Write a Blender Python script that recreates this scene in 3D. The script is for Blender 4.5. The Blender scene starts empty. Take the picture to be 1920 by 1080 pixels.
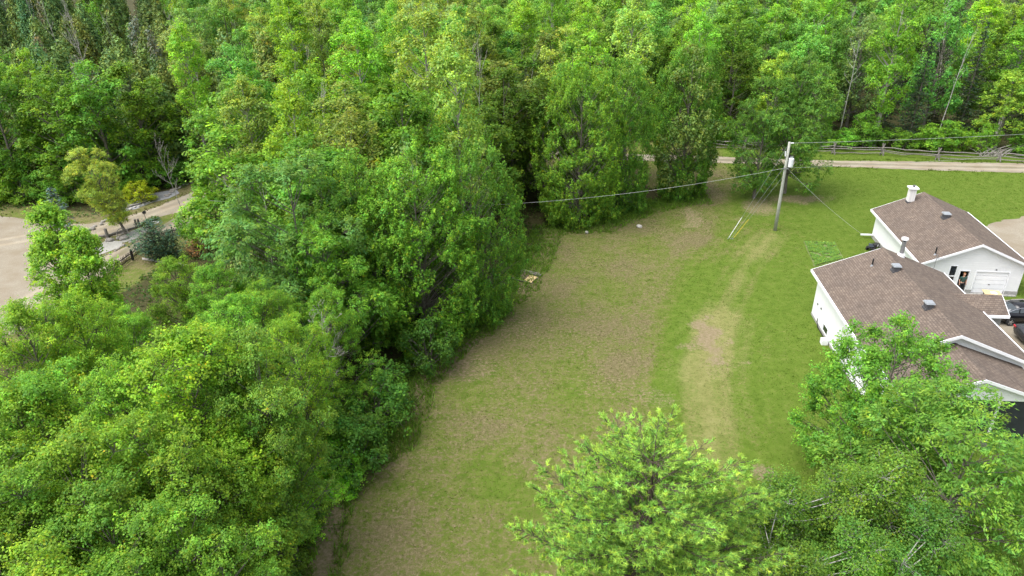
import bpy, math, random
import numpy as np
from mathutils import Matrix, Vector

# ------------------------------------------------------------------ camera, world, sun, exposure
S = bpy.context.scene
COL = S.collection
H, F, PITCH, ROLL = 28.0, 1345.0, 0.477, 0.016      # camera height (m), focal length in 1920-px pixels
cP, sP = math.cos(PITCH), math.sin(PITCH)
_r, _u, _f = Vector((1, 0, 0)), Vector((0, sP, cP)), Vector((0, cP, -sP))
cR, sR = math.cos(ROLL), math.sin(ROLL)
RIGHT, UP = cR * _r - sR * _u, sR * _r + cR * _u
cam_d = bpy.data.cameras.new('camera'); cam = bpy.data.objects.new('camera', cam_d); COL.objects.link(cam)
cam_d.sensor_width = 36; cam_d.lens = F / 1920 * 36; cam_d.clip_end = 3000; cam_d.clip_start = 0.5
M = Matrix.Identity(4)
for i in range(3):
    M[i][0], M[i][1], M[i][2] = RIGHT[i], UP[i], -_f[i]
M[2][3] = H
cam.matrix_world = M
S.camera = cam

SUN_EL, SUN_AZ = math.radians(62), math.radians(-108)   # azimuth from +Y towards +X : light comes from the left
W = bpy.data.worlds.new('World'); S.world = W; W.use_nodes = True
wn, wl = W.node_tree.nodes, W.node_tree.links
bg = wn['Background']
sky = wn.new('ShaderNodeTexSky'); sky.sky_type = 'NISHITA'; sky.sun_disc = False
sky.sun_elevation = SUN_EL; sky.sun_rotation = SUN_AZ
sky.air_density = 1.0; sky.dust_density = 4.0; sky.ozone_density = 1.0
hs = wn.new('ShaderNodeHueSaturation'); hs.inputs['Saturation'].default_value = 0.35
wl.new(sky.outputs[0], hs.inputs['Color']); wl.new(hs.outputs[0], bg.inputs[0])
bg.inputs[1].default_value = 0.15
sun_d = bpy.data.lights.new('sun', 'SUN'); sun = bpy.data.objects.new('sun', sun_d); COL.objects.link(sun)
sun_d.energy = 1.3; sun_d.angle = math.radians(55); sun_d.color = (1, 0.975, 0.93)
sd = Vector((math.sin(SUN_AZ) * math.cos(SUN_EL), math.cos(SUN_AZ) * math.cos(SUN_EL), math.sin(SUN_EL)))
sun.rotation_euler = sd.to_track_quat('Z', 'Y').to_euler(); sun.location = (-20, 10, 60)
S.view_settings.view_transform = 'Standard'; S.view_settings.look = 'None'
S.view_settings.gamma = 1; S.view_settings.use_curve_mapping = False
S.view_settings.exposure = 1.28
S.cycles.max_bounces = 7; S.cycles.diffuse_bounces = 5; S.cycles.transmission_bounces = 4

# ------------------------------------------------------------------ helpers
A = np.array
def G(px, py, z=0.0):
    """point at height z seen at photo pixel px, py"""
    a, b = (px - 960) / F, (540 - py) / F
    d = _f + RIGHT * a + UP * b
    t = (z - H) / d.z
    return Vector((d.x * t, d.y * t, z))
def PX(x, y, z):
    d = Vector((x, y, z - H)); w = d.dot(_f)
    return 960 + F * d.dot(RIGHT) / w, 540 - F * d.dot(UP) / w

def mesh(name, v, f, mat=None, cols=None, smooth=False, attrs=None):
    me = bpy.data.meshes.new(name)
    v = np.asarray(v, np.float32); f = np.asarray(f, np.int32)
    k = f.shape[1]
    me.vertices.add(len(v)); me.vertices.foreach_set('co', v.ravel())
    me.loops.add(f.size); me.loops.foreach_set('vertex_index', f.ravel())
    me.polygons.add(len(f)); me.polygons.foreach_set('loop_start', np.arange(0, f.size, k, dtype=np.int32))
    if smooth: me.polygons.foreach_set('use_smooth', np.ones(len(f), bool))
    if cols is not None:
        a = me.attributes.new('lc', 'FLOAT_COLOR', 'POINT')
        c = np.ones((len(v), 4), np.float32); c[:, :3] = cols; a.data.foreach_set('color', c.ravel())
    for n, d in (attrs or {}).items():
        a = me.attributes.new(n, 'FLOAT', 'POINT'); a.data.foreach_set('value', np.asarray(d, np.float32))
    me.update(calc_edges=True); me.validate()
    if mat: me.materials.append(mat)
    return me
def tag(o, label=None, cat=None, group=None, kind=None):
    if label: o['label'] = label
    if cat: o['category'] = cat
    if group: o['group'] = group
    if kind: o['kind'] = kind
    return o
def link(name, me, parent=None, loc=None, rz=None):
    o = bpy.data.objects.new(name, me); COL.objects.link(o)
    if parent: o.parent = parent
    if loc is not None: o.location = loc
    if rz is not None: o.rotation_euler = (0, 0, rz)
    return o
def empty(name, loc, rz=0.0, label=None, cat=None, group=None):
    o = link(name, None, None, loc, rz); o.empty_display_size = .3
    return tag(o, label, cat, group)

class MB:
    """collects polygons, builds one mesh"""
    def __init__(s): s.v, s.f = [], []
    def add(s, vs, fs):
        n = len(s.v); s.v += [tuple(p) for p in vs]; s.f += [tuple(i + n for i in q) for q in fs]; return s
    def box(s, x0, x1, y0, y1, z0, z1):
        return s.add([(x, y, z) for z in (z0, z1) for y in (y0, y1) for x in (x0, x1)],
                     [(0, 2, 3, 1), (4, 5, 7, 6), (0, 1, 5, 4), (2, 6, 7, 3), (0, 4, 6, 2), (1, 3, 7, 5)])
    def hexa(s, lo, hi):      # two 4-loops
        return s.add(list(lo) + list(hi), [(3, 2, 1, 0), (4, 5, 6, 7)] + [(i, (i + 1) % 4, (i + 1) % 4 + 4, i + 4) for i in range(4)])
    def tube(s, pts, rad, n=8, caps=True):
        v, f = tube_arr(pts, rad, n); fs = [tuple(q) for q in f]
        if caps: fs += [tuple(range(n))[::-1], tuple(range(len(v) - n, len(v)))]
        return s.add(v, fs)
    def prism(s, poly, axis, a, b):   # poly: list of 2d points, extruded along axis
        def P(p, c):
            return {'x': (c, p[0], p[1]), 'y': (p[0], c, p[1]), 'z': (p[0], p[1], c)}[axis]
        n = len(poly)
        return s.add([P(p, a) for p in poly] + [P(p, b) for p in poly],
                     [tuple(range(n))[::-1], tuple(range(n, 2 * n))] + [(i, (i + 1) % n, (i + 1) % n + n, i + n) for i in range(n)])
    def me(s, name, mat, smooth=False, bevel=0):
        m = bpy.data.meshes.new(name); m.from_pydata(s.v, [], s.f); m.validate()
        import bmesh
        b = bmesh.new(); b.from_mesh(m); bmesh.ops.recalc_face_normals(b, faces=b.faces)
        if bevel:
            bmesh.ops.bevel(b, geom=[e for e in b.edges if e.is_manifold], offset=bevel, segments=2, affect='EDGES', profile=.6)
        b.to_mesh(m); b.free()
        if smooth: m.polygons.foreach_set('use_smooth', np.ones(len(m.polygons), bool))
        m.materials.append(mat); return m
    def build(s, name, mat, parent=None, loc=None, rz=None, smooth=False, bevel=0):
        return link(name, s.me(name, mat, smooth, bevel), parent, loc, rz)
def tube_arr(pts, rad, n=6):
    pts = np.asarray(pts, float); k = len(pts)
    rad = np.broadcast_to(np.asarray(rad, float), (k,))
    t = np.gradient(pts, axis=0); t /= np.linalg.norm(t, axis=1)[:, None] + 1e-9
    ref = np.where(np.abs(t[:, 2:3]) > .9, A([[1., 0, 0]]), A([[0, 0, 1.]]))
    a = np.cross(t, ref); a /= np.linalg.norm(a, axis=1)[:, None]; b = np.cross(t, a)
    th = np.arange(n) / n * 2 * np.pi
    v = pts[:, None] + rad[:, None, None] * (np.cos(th)[None, :, None] * a[:, None] + np.sin(th)[None, :, None] * b[:, None])
    i = np.arange(k - 1)[:, None] * n; j = np.arange(n)[None]; j2 = (j + 1) % n
    f = np.stack([i + j, i + j2, i + n + j2, i + n + j], -1).reshape(-1, 4)
    return v.reshape(-1, 3), f
def twigs(p, q, r0, r1):
    """many straight 3-sided twigs"""
    p, q = np.asarray(p, float), np.asarray(q, float); d = q - p; L = np.linalg.norm(d, axis=1)[:, None] + 1e-6; d = d / L
    ref = np.where(np.abs(d[:, 2:3]) > .9, A([[1., 0, 0]]), A([[0, 0, 1.]]))
    a = np.cross(d, ref); a /= np.linalg.norm(a, axis=1)[:, None]; b = np.cross(d, a)
    th = np.arange(3) / 3 * 2 * np.pi
    ring = np.cos(th)[None, :, None] * a[:, None] + np.sin(th)[None, :, None] * b[:, None]
    v = np.concatenate([p[:, None] + ring * r0, q[:, None] + ring * r1], 1).reshape(-1, 3)
    base = np.arange(len(p))[:, None, None] * 6
    f = base + A([[0, 1, 4, 3], [1, 2, 5, 4], [2, 0, 3, 5]])[None]
    return v, f.reshape(-1, 4)
class Cat:
    def __init__(s): s.v, s.f, s.n = [], [], 0
    def add(s, vf):
        v, f = vf; s.v.append(v); s.f.append(f + s.n); s.n += len(v)
    def get(s): return np.concatenate(s.v), np.concatenate(s.f)

# ------------------------------------------------------------------ materials
def mat(name):
    m = bpy.data.materials.new(name); m.use_nodes = True
    nt = m.node_tree; return m, nt.nodes, nt.links, nt.nodes['Principled BSDF']
def noise(nodes, links, vec, scale, detail=4, rough=.6):
    n = nodes.new('ShaderNodeTexNoise'); n.inputs['Scale'].default_value = scale
    n.inputs['Detail'].default_value = detail; n.inputs['Roughness'].default_value = rough
    if vec: links.new(vec, n.inputs['Vector'])
    return n.outputs['Fac']
def ramp(nodes, links, fac, stops):
    r = nodes.new('ShaderNodeValToRGB'); e = r.color_ramp.elements
    while len(e) < len(stops): e.new(.5)
    for el, (p, c) in zip(e, stops): el.position = p; el.color = (*c, 1)
    links.new(fac, r.inputs[0]); return r.outputs[0]
def mixc(nodes, links, fac, a, b, mode='MIX'):
    m = nodes.new('ShaderNodeMix'); m.data_type = 'RGBA'; m.blend_type = mode
    for s, x in ((0, fac), (6, a), (7, b)):
        if hasattr(x, 'is_linked'): links.new(x, m.inputs[s])
        elif s == 0: m.inputs[0].default_value = x
        else: m.inputs[s].default_value = (*x, 1)
    return m.outputs[2]
def bump(nodes, links, b, h, strength=.5, dist=.02):
    n = nodes.new('ShaderNodeBump'); n.inputs['Strength'].default_value = strength; n.inputs['Distance'].default_value = dist
    links.new(h, n.inputs['Height']); links.new(n.outputs[0], b.inputs['Normal'])
def coords(nodes, which='Object'):
    return nodes.new('ShaderNodeTexCoord').outputs[which]
def simple(name, c1, c2=None, scale=6, rough=.7, metal=0, bmp=0, spec=.3):
    m, n, l, b = mat(name)
    co = coords(n); nz = noise(n, l, co, scale)
    l.new(ramp(n, l, nz, [(.3, c1), (.7, c2 or tuple(x * .8 for x in c1))]), b.inputs['Base Color'])
    b.inputs['Roughness'].default_value = rough; b.inputs['Metallic'].default_value = metal
    b.inputs['Specular IOR Level'].default_value = spec
    if bmp: bump(n, l, b, nz, bmp, .02)
    return m
def leaf_mat(name, transl=.48, spec=.25, rough=.55):
    m, n, l, b = mat(name)
    oi = n.new('ShaderNodeObjectInfo'); at = n.new('ShaderNodeAttribute'); at.attribute_name = 'lc'
    c = mixc(n, l, 1.0, oi.outputs['Color'], at.outputs['Color'], 'MULTIPLY')
    l.new(c, b.inputs['Base Color']); b.inputs['Roughness'].default_value = rough; b.inputs['Specular IOR Level'].default_value = spec
    t = n.new('ShaderNodeBsdfTranslucent')
    tc = mixc(n, l, 1.0, c, (1.25, 1.15, .55), 'MULTIPLY'); l.new(tc, t.inputs[0])
    mx = n.new('ShaderNodeMixShader'); mx.inputs[0].default_value = transl
    l.new(b.outputs[0], mx.inputs[1]); l.new(t.outputs[0], mx.inputs[2])
    l.new(mx.outputs[0], n['Material Output'].inputs[0])
    return m
LEAF = leaf_mat('leaf'); NEEDLE = leaf_mat('needle', .15, .2)
def bark(name, c1, c2, scale=5):
    m, n, l, b = mat(name); co = coords(n)
    mp = n.new('ShaderNodeMapping'); mp.inputs['Scale'].default_value = (3, 3, .6); l.new(co, mp.inputs[0])
    nz = noise(n, l, mp.outputs[0], scale, 5)
    l.new(ramp(n, l, nz, [(.35, c1), (.65, c2)]), b.inputs['Base Color']); b.inputs['Roughness'].default_value = .9
    b.inputs['Specular IOR Level'].default_value = .1
    bump(n, l, b, nz, .6, .03); return m
BARK = bark('bark', (.09, .08, .065), (.22, .20, .17))
BARK_GREY = bark('dead_bark', (.26, .24, .22), (.46, .43, .40))
m_, n_, l_, b_ = mat('birch_bark')
_c = coords(n_); _mp = n_.new('ShaderNodeMapping'); _mp.inputs['Scale'].default_value = (1, 1, 6); l_.new(_c, _mp.inputs[0])
l_.new(ramp(n_, l_, noise(n_, l_, _mp.outputs[0], 3, 4), [(.36, (.06, .05, .05)), (.46, (.42, .41, .38)), (.8, (.55, .53, .50))]), b_.inputs['Base Color'])
b_.inputs['Roughness'].default_value = .8; BIRCH = m_

# ------------------------------------------------------------------ numpy noise, polygon distance
_rs = np.random.RandomState(5); _TAB = _rs.rand(256, 256)
def vnoise(x, y):
    xi, yi = np.floor(x).astype(int), np.floor(y).astype(int); fx, fy = x - xi, y - yi
    fx, fy = fx * fx * (3 - 2 * fx), fy * fy * (3 - 2 * fy)
    t = lambda a, b: _TAB[a & 255, b & 255]
    return (t(xi, yi) * (1 - fx) + t(xi + 1, yi) * fx) * (1 - fy) + (t(xi, yi + 1) * (1 - fx) + t(xi + 1, yi + 1) * fx) * fy
def fbm(x, y, s, o=4):
    r, a, w = 0, 1., 0
    for i in range(o):
        r = r + a * vnoise(x / s + 17.3 * i, y / s + 9.1 * i); w += a; a *= .55; s *= .5
    return r / w
def sdf(x, y, poly):
    """signed distance to a polygon, negative inside"""
    p = np.asarray(poly, float); d = np.full(x.shape, 1e9); ins = np.zeros(x.shape, bool)
    for (ax, ay), (bx, by) in zip(p, np.roll(p, -1, 0)):
        ex, ey = bx - ax, by - ay; wx, wy = x - ax, y - ay
        t = np.clip((wx * ex + wy * ey) / (ex * ex + ey * ey + 1e-9), 0, 1)
        d = np.minimum(d, (wx - ex * t) ** 2 + (wy - ey * t) ** 2)
        c = ((ay > y) != (by > y)) & (x < ex * (y - ay) / (ey + (1e-12 if abs(ey) < 1e-12 else 0)) + ax)
        ins ^= c
    return np.where(ins, -1, 1) * np.sqrt(d)
def line_d(x, y, pts):
    p = np.asarray(pts, float); d = np.full(x.shape, 1e9)
    for (ax, ay), (bx, by) in zip(p[:-1], p[1:]):
        ex, ey = bx - ax, by - ay; wx, wy = x - ax, y - ay
        t = np.clip((wx * ex + wy * ey) / (ex * ex + ey * ey + 1e-9), 0, 1)
        d = np.minimum(d, (wx - ex * t) ** 2 + (wy - ey * t) ** 2)
    return np.sqrt(d)
def sstep(a, b, x): t = np.clip((x - a) / (b - a), 0, 1); return t * t * (3 - 2 * t)
def gp(pts): return [tuple(G(a, b)[:2]) for a, b in pts]

# ------------------------------------------------------------------ ground layout (photo pixels turned into ground points)
FIELD_EDGE = gp([(1330, 372), (1230, 385), (1130, 425), (1030, 432), (1000, 480), (955, 560), (860, 640), (775, 715), (715, 840), (640, 900), (600, 980), (575, 1080), (560, 1200), (540, 1400)])
LANE = gp([(-300, 395), (0, 405), (75, 415), (160, 421), (230, 409), (300, 386), (350, 364), (395, 341), (430, 326), (470, 310)]) + \
       [(-22, 97), (-20, 92.5)] + gp([(505, 318), (470, 336), (410, 378), (352, 420), (330, 434), (280, 457), (240, 481), (205, 510), (150, 550), (60, 610), (-200, 720)])
ISLAND = gp([(130, 452), (170, 450), (225, 441), (265, 425), (300, 408), (330, 399), (345, 398), (320, 412), (285, 436), (245, 460), (200, 480), (165, 486)])
ROAD = [(-22, 96.5), (-5, 95.5), (12, 93), (25.8, 90.6), (39, 88.2), (52, 86.9), (64, 85.6), (100, 83.5), (160, 81.5), (160, 77.5), (100, 79.5), (61.3, 82), (50, 83.7), (38, 85.9), (25.3, 87.8), (12, 90), (-5, 92.2), (-22, 93)]
YARD = gp([(1990, 395), (1905, 408), (1862, 418), (1850, 428), (1880, 470), (1935, 520)]) + [(43.6, 51.4), (33.2, 49.4), (31.5, 36), (31, 33.5), (36, 26), (75, 26), (75, 70)]
GARDEN = gp([(1506, 453), (1566, 455), (1582, 486), (1526, 500)])
def ground_attrs(x, y):
    fe = np.array(FIELD_EDGE); far = [(-1500, 1600), (1500, 1600), (1500, 91.5), (100, 91), (64, 90.5), (39, 94.0), (25, 97), (10, 99)]
    wood_poly = far + [(4, 88)] + [tuple(p) for p in FIELD_EDGE] + [(-10, 0), (-1500, 0)]
    dw = sdf(x, y, wood_poly) + (fbm(x, y, 3) - .5) * 1.6
    wood = 1 - sstep(-1.2, .5, dw)
    clear = sstep(2.0, 4.5, np.minimum(np.minimum(sdf(x, y, LANE), 99), sdf(x, y, ISLAND)) + (fbm(x, y, 4) - .5) * 3)
    near_fence = 1 - sstep(1.5, 4, line_d(x, y, gp([(190, 535), (300, 470), (380, 460)])) + (fbm(x, y, 2) - .5) * 2)
    wood = wood * clear * (1 - .9 * near_fence)
    # right boundary of the dry field
    lawn = gp([(1395, 330), (1375, 380), (1352, 440), (1290, 560), (1262, 680), (1235, 790), (1200, 900), (1160, 1060), (1150, 1300)]) + [(30, 0), (200, 0), (200, 200), (31, 200)]
    dl = sdf(x, y, lawn) + (fbm(x, y, 5) - .5) * 3.0
    dry = .60 * sstep(-.8, 1.6, dl) + .14
    n1, n2, n3 = fbm(x, y, 9), fbm(x + 50, y, 3.2), fbm(x, y + 70, 1.1)
    dry = dry + (n1 - .5) * (.9 * sstep(-1, 2, dl) + .45 * (1 - sstep(-1, 2, dl))) + (n2 - .5) * .75 + (n3 - .5) * .35
    # pale mown track inside the lawn
    tr = line_d(x, y, gp([(1450, 440), (1395, 500), (1345, 600), (1320, 700), (1330, 800), (1345, 900)]))
    dry += .15 * np.exp(-(tr / 1.9) ** 2) * (.55 + n2)
    for k in (-.9, .9):
        t2 = line_d(x, y, [(a + k, b) for a, b in gp([(1405, 500), (1350, 620), (1325, 760), (1345, 900)])])
        dry += .22 * np.exp(-(t2 / .32) ** 2)
    stripe = np.sin(tr * 2 * np.pi / 1.25 + 2.0 * n1) * np.exp(-(tr / 5.5) ** 2); dry += .16 * stripe
    fresh = np.exp(-(line_d(x, y, gp([(1310, 470), (1285, 560), (1262, 650), (1250, 740)])) / 1.3) ** 2) \
        + .9 * np.exp(-(line_d(x, y, gp([(930, 920), (1000, 950)])) / 1.4) ** 2)
    dry -= .55 * fresh * (n2 + .4)
    # lush lawn towards the road and around the house
    lu = sdf(x, y, [(31, 70), (36, 56), (45, 62), (50, 70), (70, 72), (70, 90), (30, 92), (28, 80)])
    dry -= .35 * (1 - sstep(-3, 4, lu)) + .22 * (1 - sstep(0, 9, sdf(x, y, [(22, 34), (24, 52), (36, 62), (40, 60), (40, 30)])))
    dry -= .22 * (1 - sstep(26, 44, y)) + .10 * sstep(12, 20, x) * (1 - sstep(46, 60, y))
    bare = np.zeros_like(x)
    def blob(px, py, rx, ry, a, jit=.9):
        nonlocal bare
        c = G(px, py); q = np.sqrt(((x - c.x) / rx) ** 2 + ((y - c.y) / ry) ** 2) + (n2 - .5) * jit + (n3 - .5) * jit
        bare = np.maximum(bare, a * (1 - sstep(.45, 1.15, q)))
    blob(1322, 632, 2.0, 4.2, .95, 1.4); blob(1335, 690, 1.6, 2.2, .45, 1.5); blob(1300, 405, 1.6, 4.5, .75, 1.4); blob(1325, 352, 1.6, 6, .68, 1.3); blob(1270, 440, 3, 4, .35)
    blob(1425, 392, 2.6, 2.4, .8); blob(1490, 373, 4.5, 2.0, .85); blob(1385, 412, 1.5, 2, .6); blob(1430, 885, .9, .8, .9); blob(1240, 745, 2.2, 1.6, .55)
    blob(1495, 465, 1, .5, .4); blob(1140, 720, 3, 1.6, .35); blob(1050, 640, 4, 2, .3); blob(860, 690, 3.5, 2, .6); blob(960, 610, 3, 3, .45)
    straw = (1 - sstep(.25, 1.0, line_d(x, y, gp([(632, 955), (612, 1010), (606, 1080), (590, 1200)])) + (n3 - .5) * .8))
    edge = np.exp(-(line_d(x, y, gp([(1000, 500), (960, 572), (880, 640), (790, 715), (735, 840), (660, 905)])) / 1.1) ** 2) * sstep(.35, .6, n2)
    bare = np.maximum(bare, np.maximum(straw * .9, edge * .75))
    dry = np.clip(dry, 0, 1.15)
    pale = np.exp(-(tr / 1.7) ** 2) * np.clip(.35 + 1.1 * n2, 0, 1) + .7 * np.exp(-(line_d(x, y, gp([(1330, 600), (1325, 700)])) / 2.6) ** 2) * n2
    pale = pale * (.25 + .75 * n1) + .13 * stripe + .22 * sstep(.5, .75, n1) * (1 - sstep(-1, 2, dl))
    return dry, wood, np.clip(bare, 0, 1), np.clip(pale, 0, 1)
def axis(lo, hi, step, far):
    c = np.arange(lo, hi + step, step); g = []; s, p = step, 0
    while p < far: s *= 1.35; p += s; g.append(p)
    g = A(g); return np.concatenate([lo - g[::-1], c, c[-1] + g])
gx, gy = axis(-60, 72, .45, 1500), axis(8, 100, .45, 1500)
XX, YY = np.meshgrid(gx, gy); nx, ny = len(gx), len(gy)
gd, gw_, gb, gpl = ground_attrs(XX.ravel(), YY.ravel())
idx = np.arange(nx * ny).reshape(ny, nx)
gf = np.stack([idx[:-1, :-1], idx[:-1, 1:], idx[1:, 1:], idx[1:, :-1]], -1).reshape(-1, 4)
gv = np.stack([XX.ravel(), YY.ravel(), np.zeros(nx * ny)], 1)

def ground_colour(n, l, b, is_blade=False):
    ge = n.new('ShaderNodeNewGeometry').outputs['Position']
    def at(nm):
        a = n.new('ShaderNodeAttribute'); a.attribute_name = nm; return a.outputs['Fac']
    mp = n.new('ShaderNodeMapping'); mp.inputs['Scale'].default_value = (1, 1, 0); l.new(ge, mp.inputs[0]); v = mp.outputs[0]
    n_f, n_m, n_l, n_g = noise(n, l, v, 4.5, 7, .8), noise(n, l, v, 1.3, 5, .65), noise(n, l, v, .35, 4), noise(n, l, v, 42, 3, .7)
    green = ramp(n, l, n_m, [(.25, (.064, .108, .011)), (.5, (.086, .138, .016)), (.75, (.116, .164, .026))])
    straw = ramp(n, l, n_f, [(.30, (.072, .056, .032)), (.5, (.145, .114, .066)), (.70, (.25, .205, .125))])
    dryp = ramp(n, l, n_m, [(.3, (.082, .110, .018)), (.7, (.135, .145, .038))])
    mid = mixc(n, l, .5, dryp, straw)
    # dry attribute perturbed with fine noise decides green / dry blade
    def math_(op, a, c):
        m = n.new('ShaderNodeMath'); m.operation = op
        for i, x in enumerate((a, c)):
            if hasattr(x, 'is_linked'): l.new(x, m.inputs[i])
            else: m.inputs[i].default_value = x
        return m.outputs[0]
    nn = math_('ADD', math_('MULTIPLY', math_('SUBTRACT', n_f, .5), 3.6), math_('MULTIPLY', math_('SUBTRACT', n_m, .5), 1.0))
    q = math_('ADD', at('dry'), nn)
    c1 = mixc(n, l, ramp(n, l, q, [(.12, (0, 0, 0)), (.62, (1, 1, 1))]), green, dryp)
    c2 = mixc(n, l, ramp(n, l, q, [(.58, (0, 0, 0)), (1.15, (.80, .80, .80))]), c1, straw)
    pq = math_('ADD', at('pale'), math_('MULTIPLY', math_('SUBTRACT', n_f, .5), 1.6))
    c2 = mixc(n, l, ramp(n, l, pq, [(.25, (0, 0, 0)), (.95, (.85, .85, .85))]), c2, ramp(n, l, n_m, [(.3, (.155, .160, .050)), (.7, (.225, .220, .085))]))
    bareq = math_('ADD', at('bare'), math_('MULTIPLY', math_('SUBTRACT', n_f, .5), 2.6))
    soil = ramp(n, l, n_f, [(.25, (.10, .07, .045)), (.55, (.22, .17, .11)), (.8, (.36, .30, .21))])
    c3 = mixc(n, l, ramp(n, l, bareq, [(.40, (0, 0, 0)), (.95, (.9, .9, .9))]), c2, soil)
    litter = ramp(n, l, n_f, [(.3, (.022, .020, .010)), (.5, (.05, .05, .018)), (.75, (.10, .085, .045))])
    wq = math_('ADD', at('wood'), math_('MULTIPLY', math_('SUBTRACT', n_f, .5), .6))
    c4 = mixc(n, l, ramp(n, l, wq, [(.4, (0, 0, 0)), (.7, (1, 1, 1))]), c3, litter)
    grain = ramp(n, l, n_g, [(.25, (.68, .68, .68)), (.75, (1.3, 1.3, 1.3))])
    c5 = mixc(n, l, .8, c4, grain, 'MULTIPLY')
    l.new(c5, b.inputs['Base Color'])
    b.inputs['Roughness'].default_value = .9; b.inputs['Specular IOR Level'].default_value = .12
    return n_f, n_g
m_, n_, l_, b_ = mat('meadow'); nf, ng = ground_colour(n_, l_, b_); bump(n_, l_, b_, nf, .7, .08); MEADOW = m_
m_, n_, l_, b_ = mat('grass_blade'); ground_colour(n_, l_, b_, True); BLADE = m_
_t = n_.new('ShaderNodeBsdfTranslucent'); l_.new(b_.inputs['Base Color'].links[0].from_socket, _t.inputs[0]); _x = n_.new('ShaderNodeMixShader'); _x.inputs[0].default_value = .5
l_.new(b_.outputs[0], _x.inputs[1]); l_.new(_t.outputs[0], _x.inputs[2]); l_.new(_x.outputs[0], n_['Material Output'].inputs[0])
gat = dict(dry=gd, wood=gw_, bare=gb, pale=gpl)
tag(link('ground', mesh('ground', gv, gf, MEADOW, attrs=gat)), kind='structure')

# short grass standing on the field and lawn, taller weeds along the wood
rg = np.random.RandomState(11)
def grass(name, N, box, hfun, label, keep, wid, lush=False):
    x = rg.uniform(box[0], box[1], N); y = rg.uniform(box[2], box[3], N)
    u = (x / y); ok = (np.abs(u) < .86) & keep(x, y); x, y = x[ok], y[ok]
    d, w, b, pl = ground_attrs(x, y); h = hfun(x, y, d, w, b); ok = h > .01; x, y, d, w, b, h, pl = [q[ok] for q in (x, y, d, w, b, h, pl)]
    if lush: d, w, b, pl = d * 0 + .1, w * 0, b * 0, pl * 0
    n = len(x); vs, at = [], [[], [], [], []]
    for k in range(3):
        a = rg.uniform(0, 6.28, n); wd = wid * rg.uniform(.6, 1.4, n); hh = h * rg.uniform(.6, 1.3, n); le = rg.normal(0, .6, (n, 2)) * hh[:, None]
        ox, oy = rg.normal(0, .05, n), rg.normal(0, .05, n)
        c, s = np.cos(a) * wd, np.sin(a) * wd
        z0 = np.full(n, -.005)
        vs += [np.stack([np.stack([x + ox - c, y + oy - s, z0], 1), np.stack([x + ox + c, y + oy + s, z0], 1), np.stack([x + ox + le[:, 0], y + oy + le[:, 1], hh], 1)], 1)]
        for i, q in enumerate((d, w, b, pl)): at[i].append(np.repeat(q, 3))
    v = np.concatenate(vs).reshape(-1, 3)
    me = mesh(name, v, np.arange(len(v)).reshape(-1, 3), BLADE, attrs=dict(zip(('dry', 'wood', 'bare', 'pale'), [np.concatenate(q) for q in at])))
    o = tag(link(name, me), label, 'grass', kind='stuff')
    if lush:
        me.materials[0] = LEAF; c = np.ones((len(v), 4), np.float32); c[:, :3] = np.repeat(np.exp(rg.normal(0, .25, (len(v) // 3, 1))), 3, 0)
        me.attributes.new('lc', 'FLOAT_COLOR', 'POINT').data.foreach_set('color', c.ravel()); o.color = (.125, .235, .026, 1)
    return o
def rect(ox, oy, a, x0, x1, y0, y1): return [(ox + math.cos(a) * x + math.sin(a) * y, oy - math.sin(a) * x + math.cos(a) * y) for x, y in ((x0, y0), (x1, y0), (x1, y1), (x0, y1))]
HOUSE_POLY, GAR_POLY = rect(27.8, 48.86, .096, -4.4, 6.3, -16, -.3), rect(38.78, 63.62, .128, -4, 4, -12, -.3)
def open_ground(x, y):
    return (sdf(x, y, LANE) > .1) & (sdf(x, y, ROAD) > .1) & (sdf(x, y, YARD) > .1) & (sdf(x, y, HOUSE_POLY) > .1) & (sdf(x, y, GAR_POLY) > .1) & (sdf(x, y, GARDEN) > 0)
grass('lawn_grass', 170000, (-14, 66, 17, 92), lambda x, y, d, w, b: np.where((w < .4) & (b < .75), .02 + .035 * fbm(x, y, 2), 0), 'short patchy grass of the mown field and lawn', open_ground, .022)
FE = FIELD_EDGE
def weed_h(x, y, d, w, b):
    e = line_d(x, y, FE); return np.where((e < 1.5 + 2.2 * (fbm(x, y, 4) - .4)) & (b < .8), .15 + .4 * fbm(x, y, 1.5), 0)
grass('tall_weeds', 60000, (-16, 22, 18, 82), weed_h, 'tall green weeds and long grass along the foot of the wood', lambda x, y: line_d(x, y, FE) < 3.2, .03, True)
def verge_h(x, y, d, w, b): return np.where(fbm(x, y, 2) > .42, .10 + .12 * fbm(x, y, 1), 0)
grass('verge_grass', 26000, (-60, 66, 56, 93), verge_h, 'ragged grass fringe along the edges of the gravel lanes',
      lambda x, y: (np.abs(sdf(x, y, LANE) - .25) < .5) & (sdf(x, y, ISLAND) > .1) | (np.abs(sdf(x, y, ROAD) - .2) < .45), .04)

# ------------------------------------------------------------------ gravel sheets
m_, n_, l_, b_ = mat('gravel'); _v = n_.new('ShaderNodeNewGeometry').outputs['Position']
_n1, _n2, _n3 = noise(n_, l_, _v, 9, 6, .75), noise(n_, l_, _v, .5, 4), noise(n_, l_, _v, 55, 3, .8)
_c = ramp(n_, l_, _n1, [(.25, (.18, .158, .120)), (.5, (.275, .248, .198)), (.75, (.37, .338, .282))])
_c = mixc(n_, l_, ramp(n_, l_, _n2, [(.35, (0, 0, 0)), (.65, (.9, .9, .9))]), _c, (.225, .19, .14))
_c = mixc(n_, l_, .6, _c, ramp(n_, l_, _n3, [(.25, (.6, .6, .6)), (.75, (1.3, 1.3, 1.3))]), 'MULTIPLY')
_a = n_.new('ShaderNodeAttribute'); _a.attribute_name = 'rut'; _mr = n_.new('ShaderNodeMapRange'); l_.new(_a.outputs['Fac'], _mr.inputs[0]); _mr.inputs[1].default_value = -1; _mr.inputs[2].default_value = 1
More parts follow.
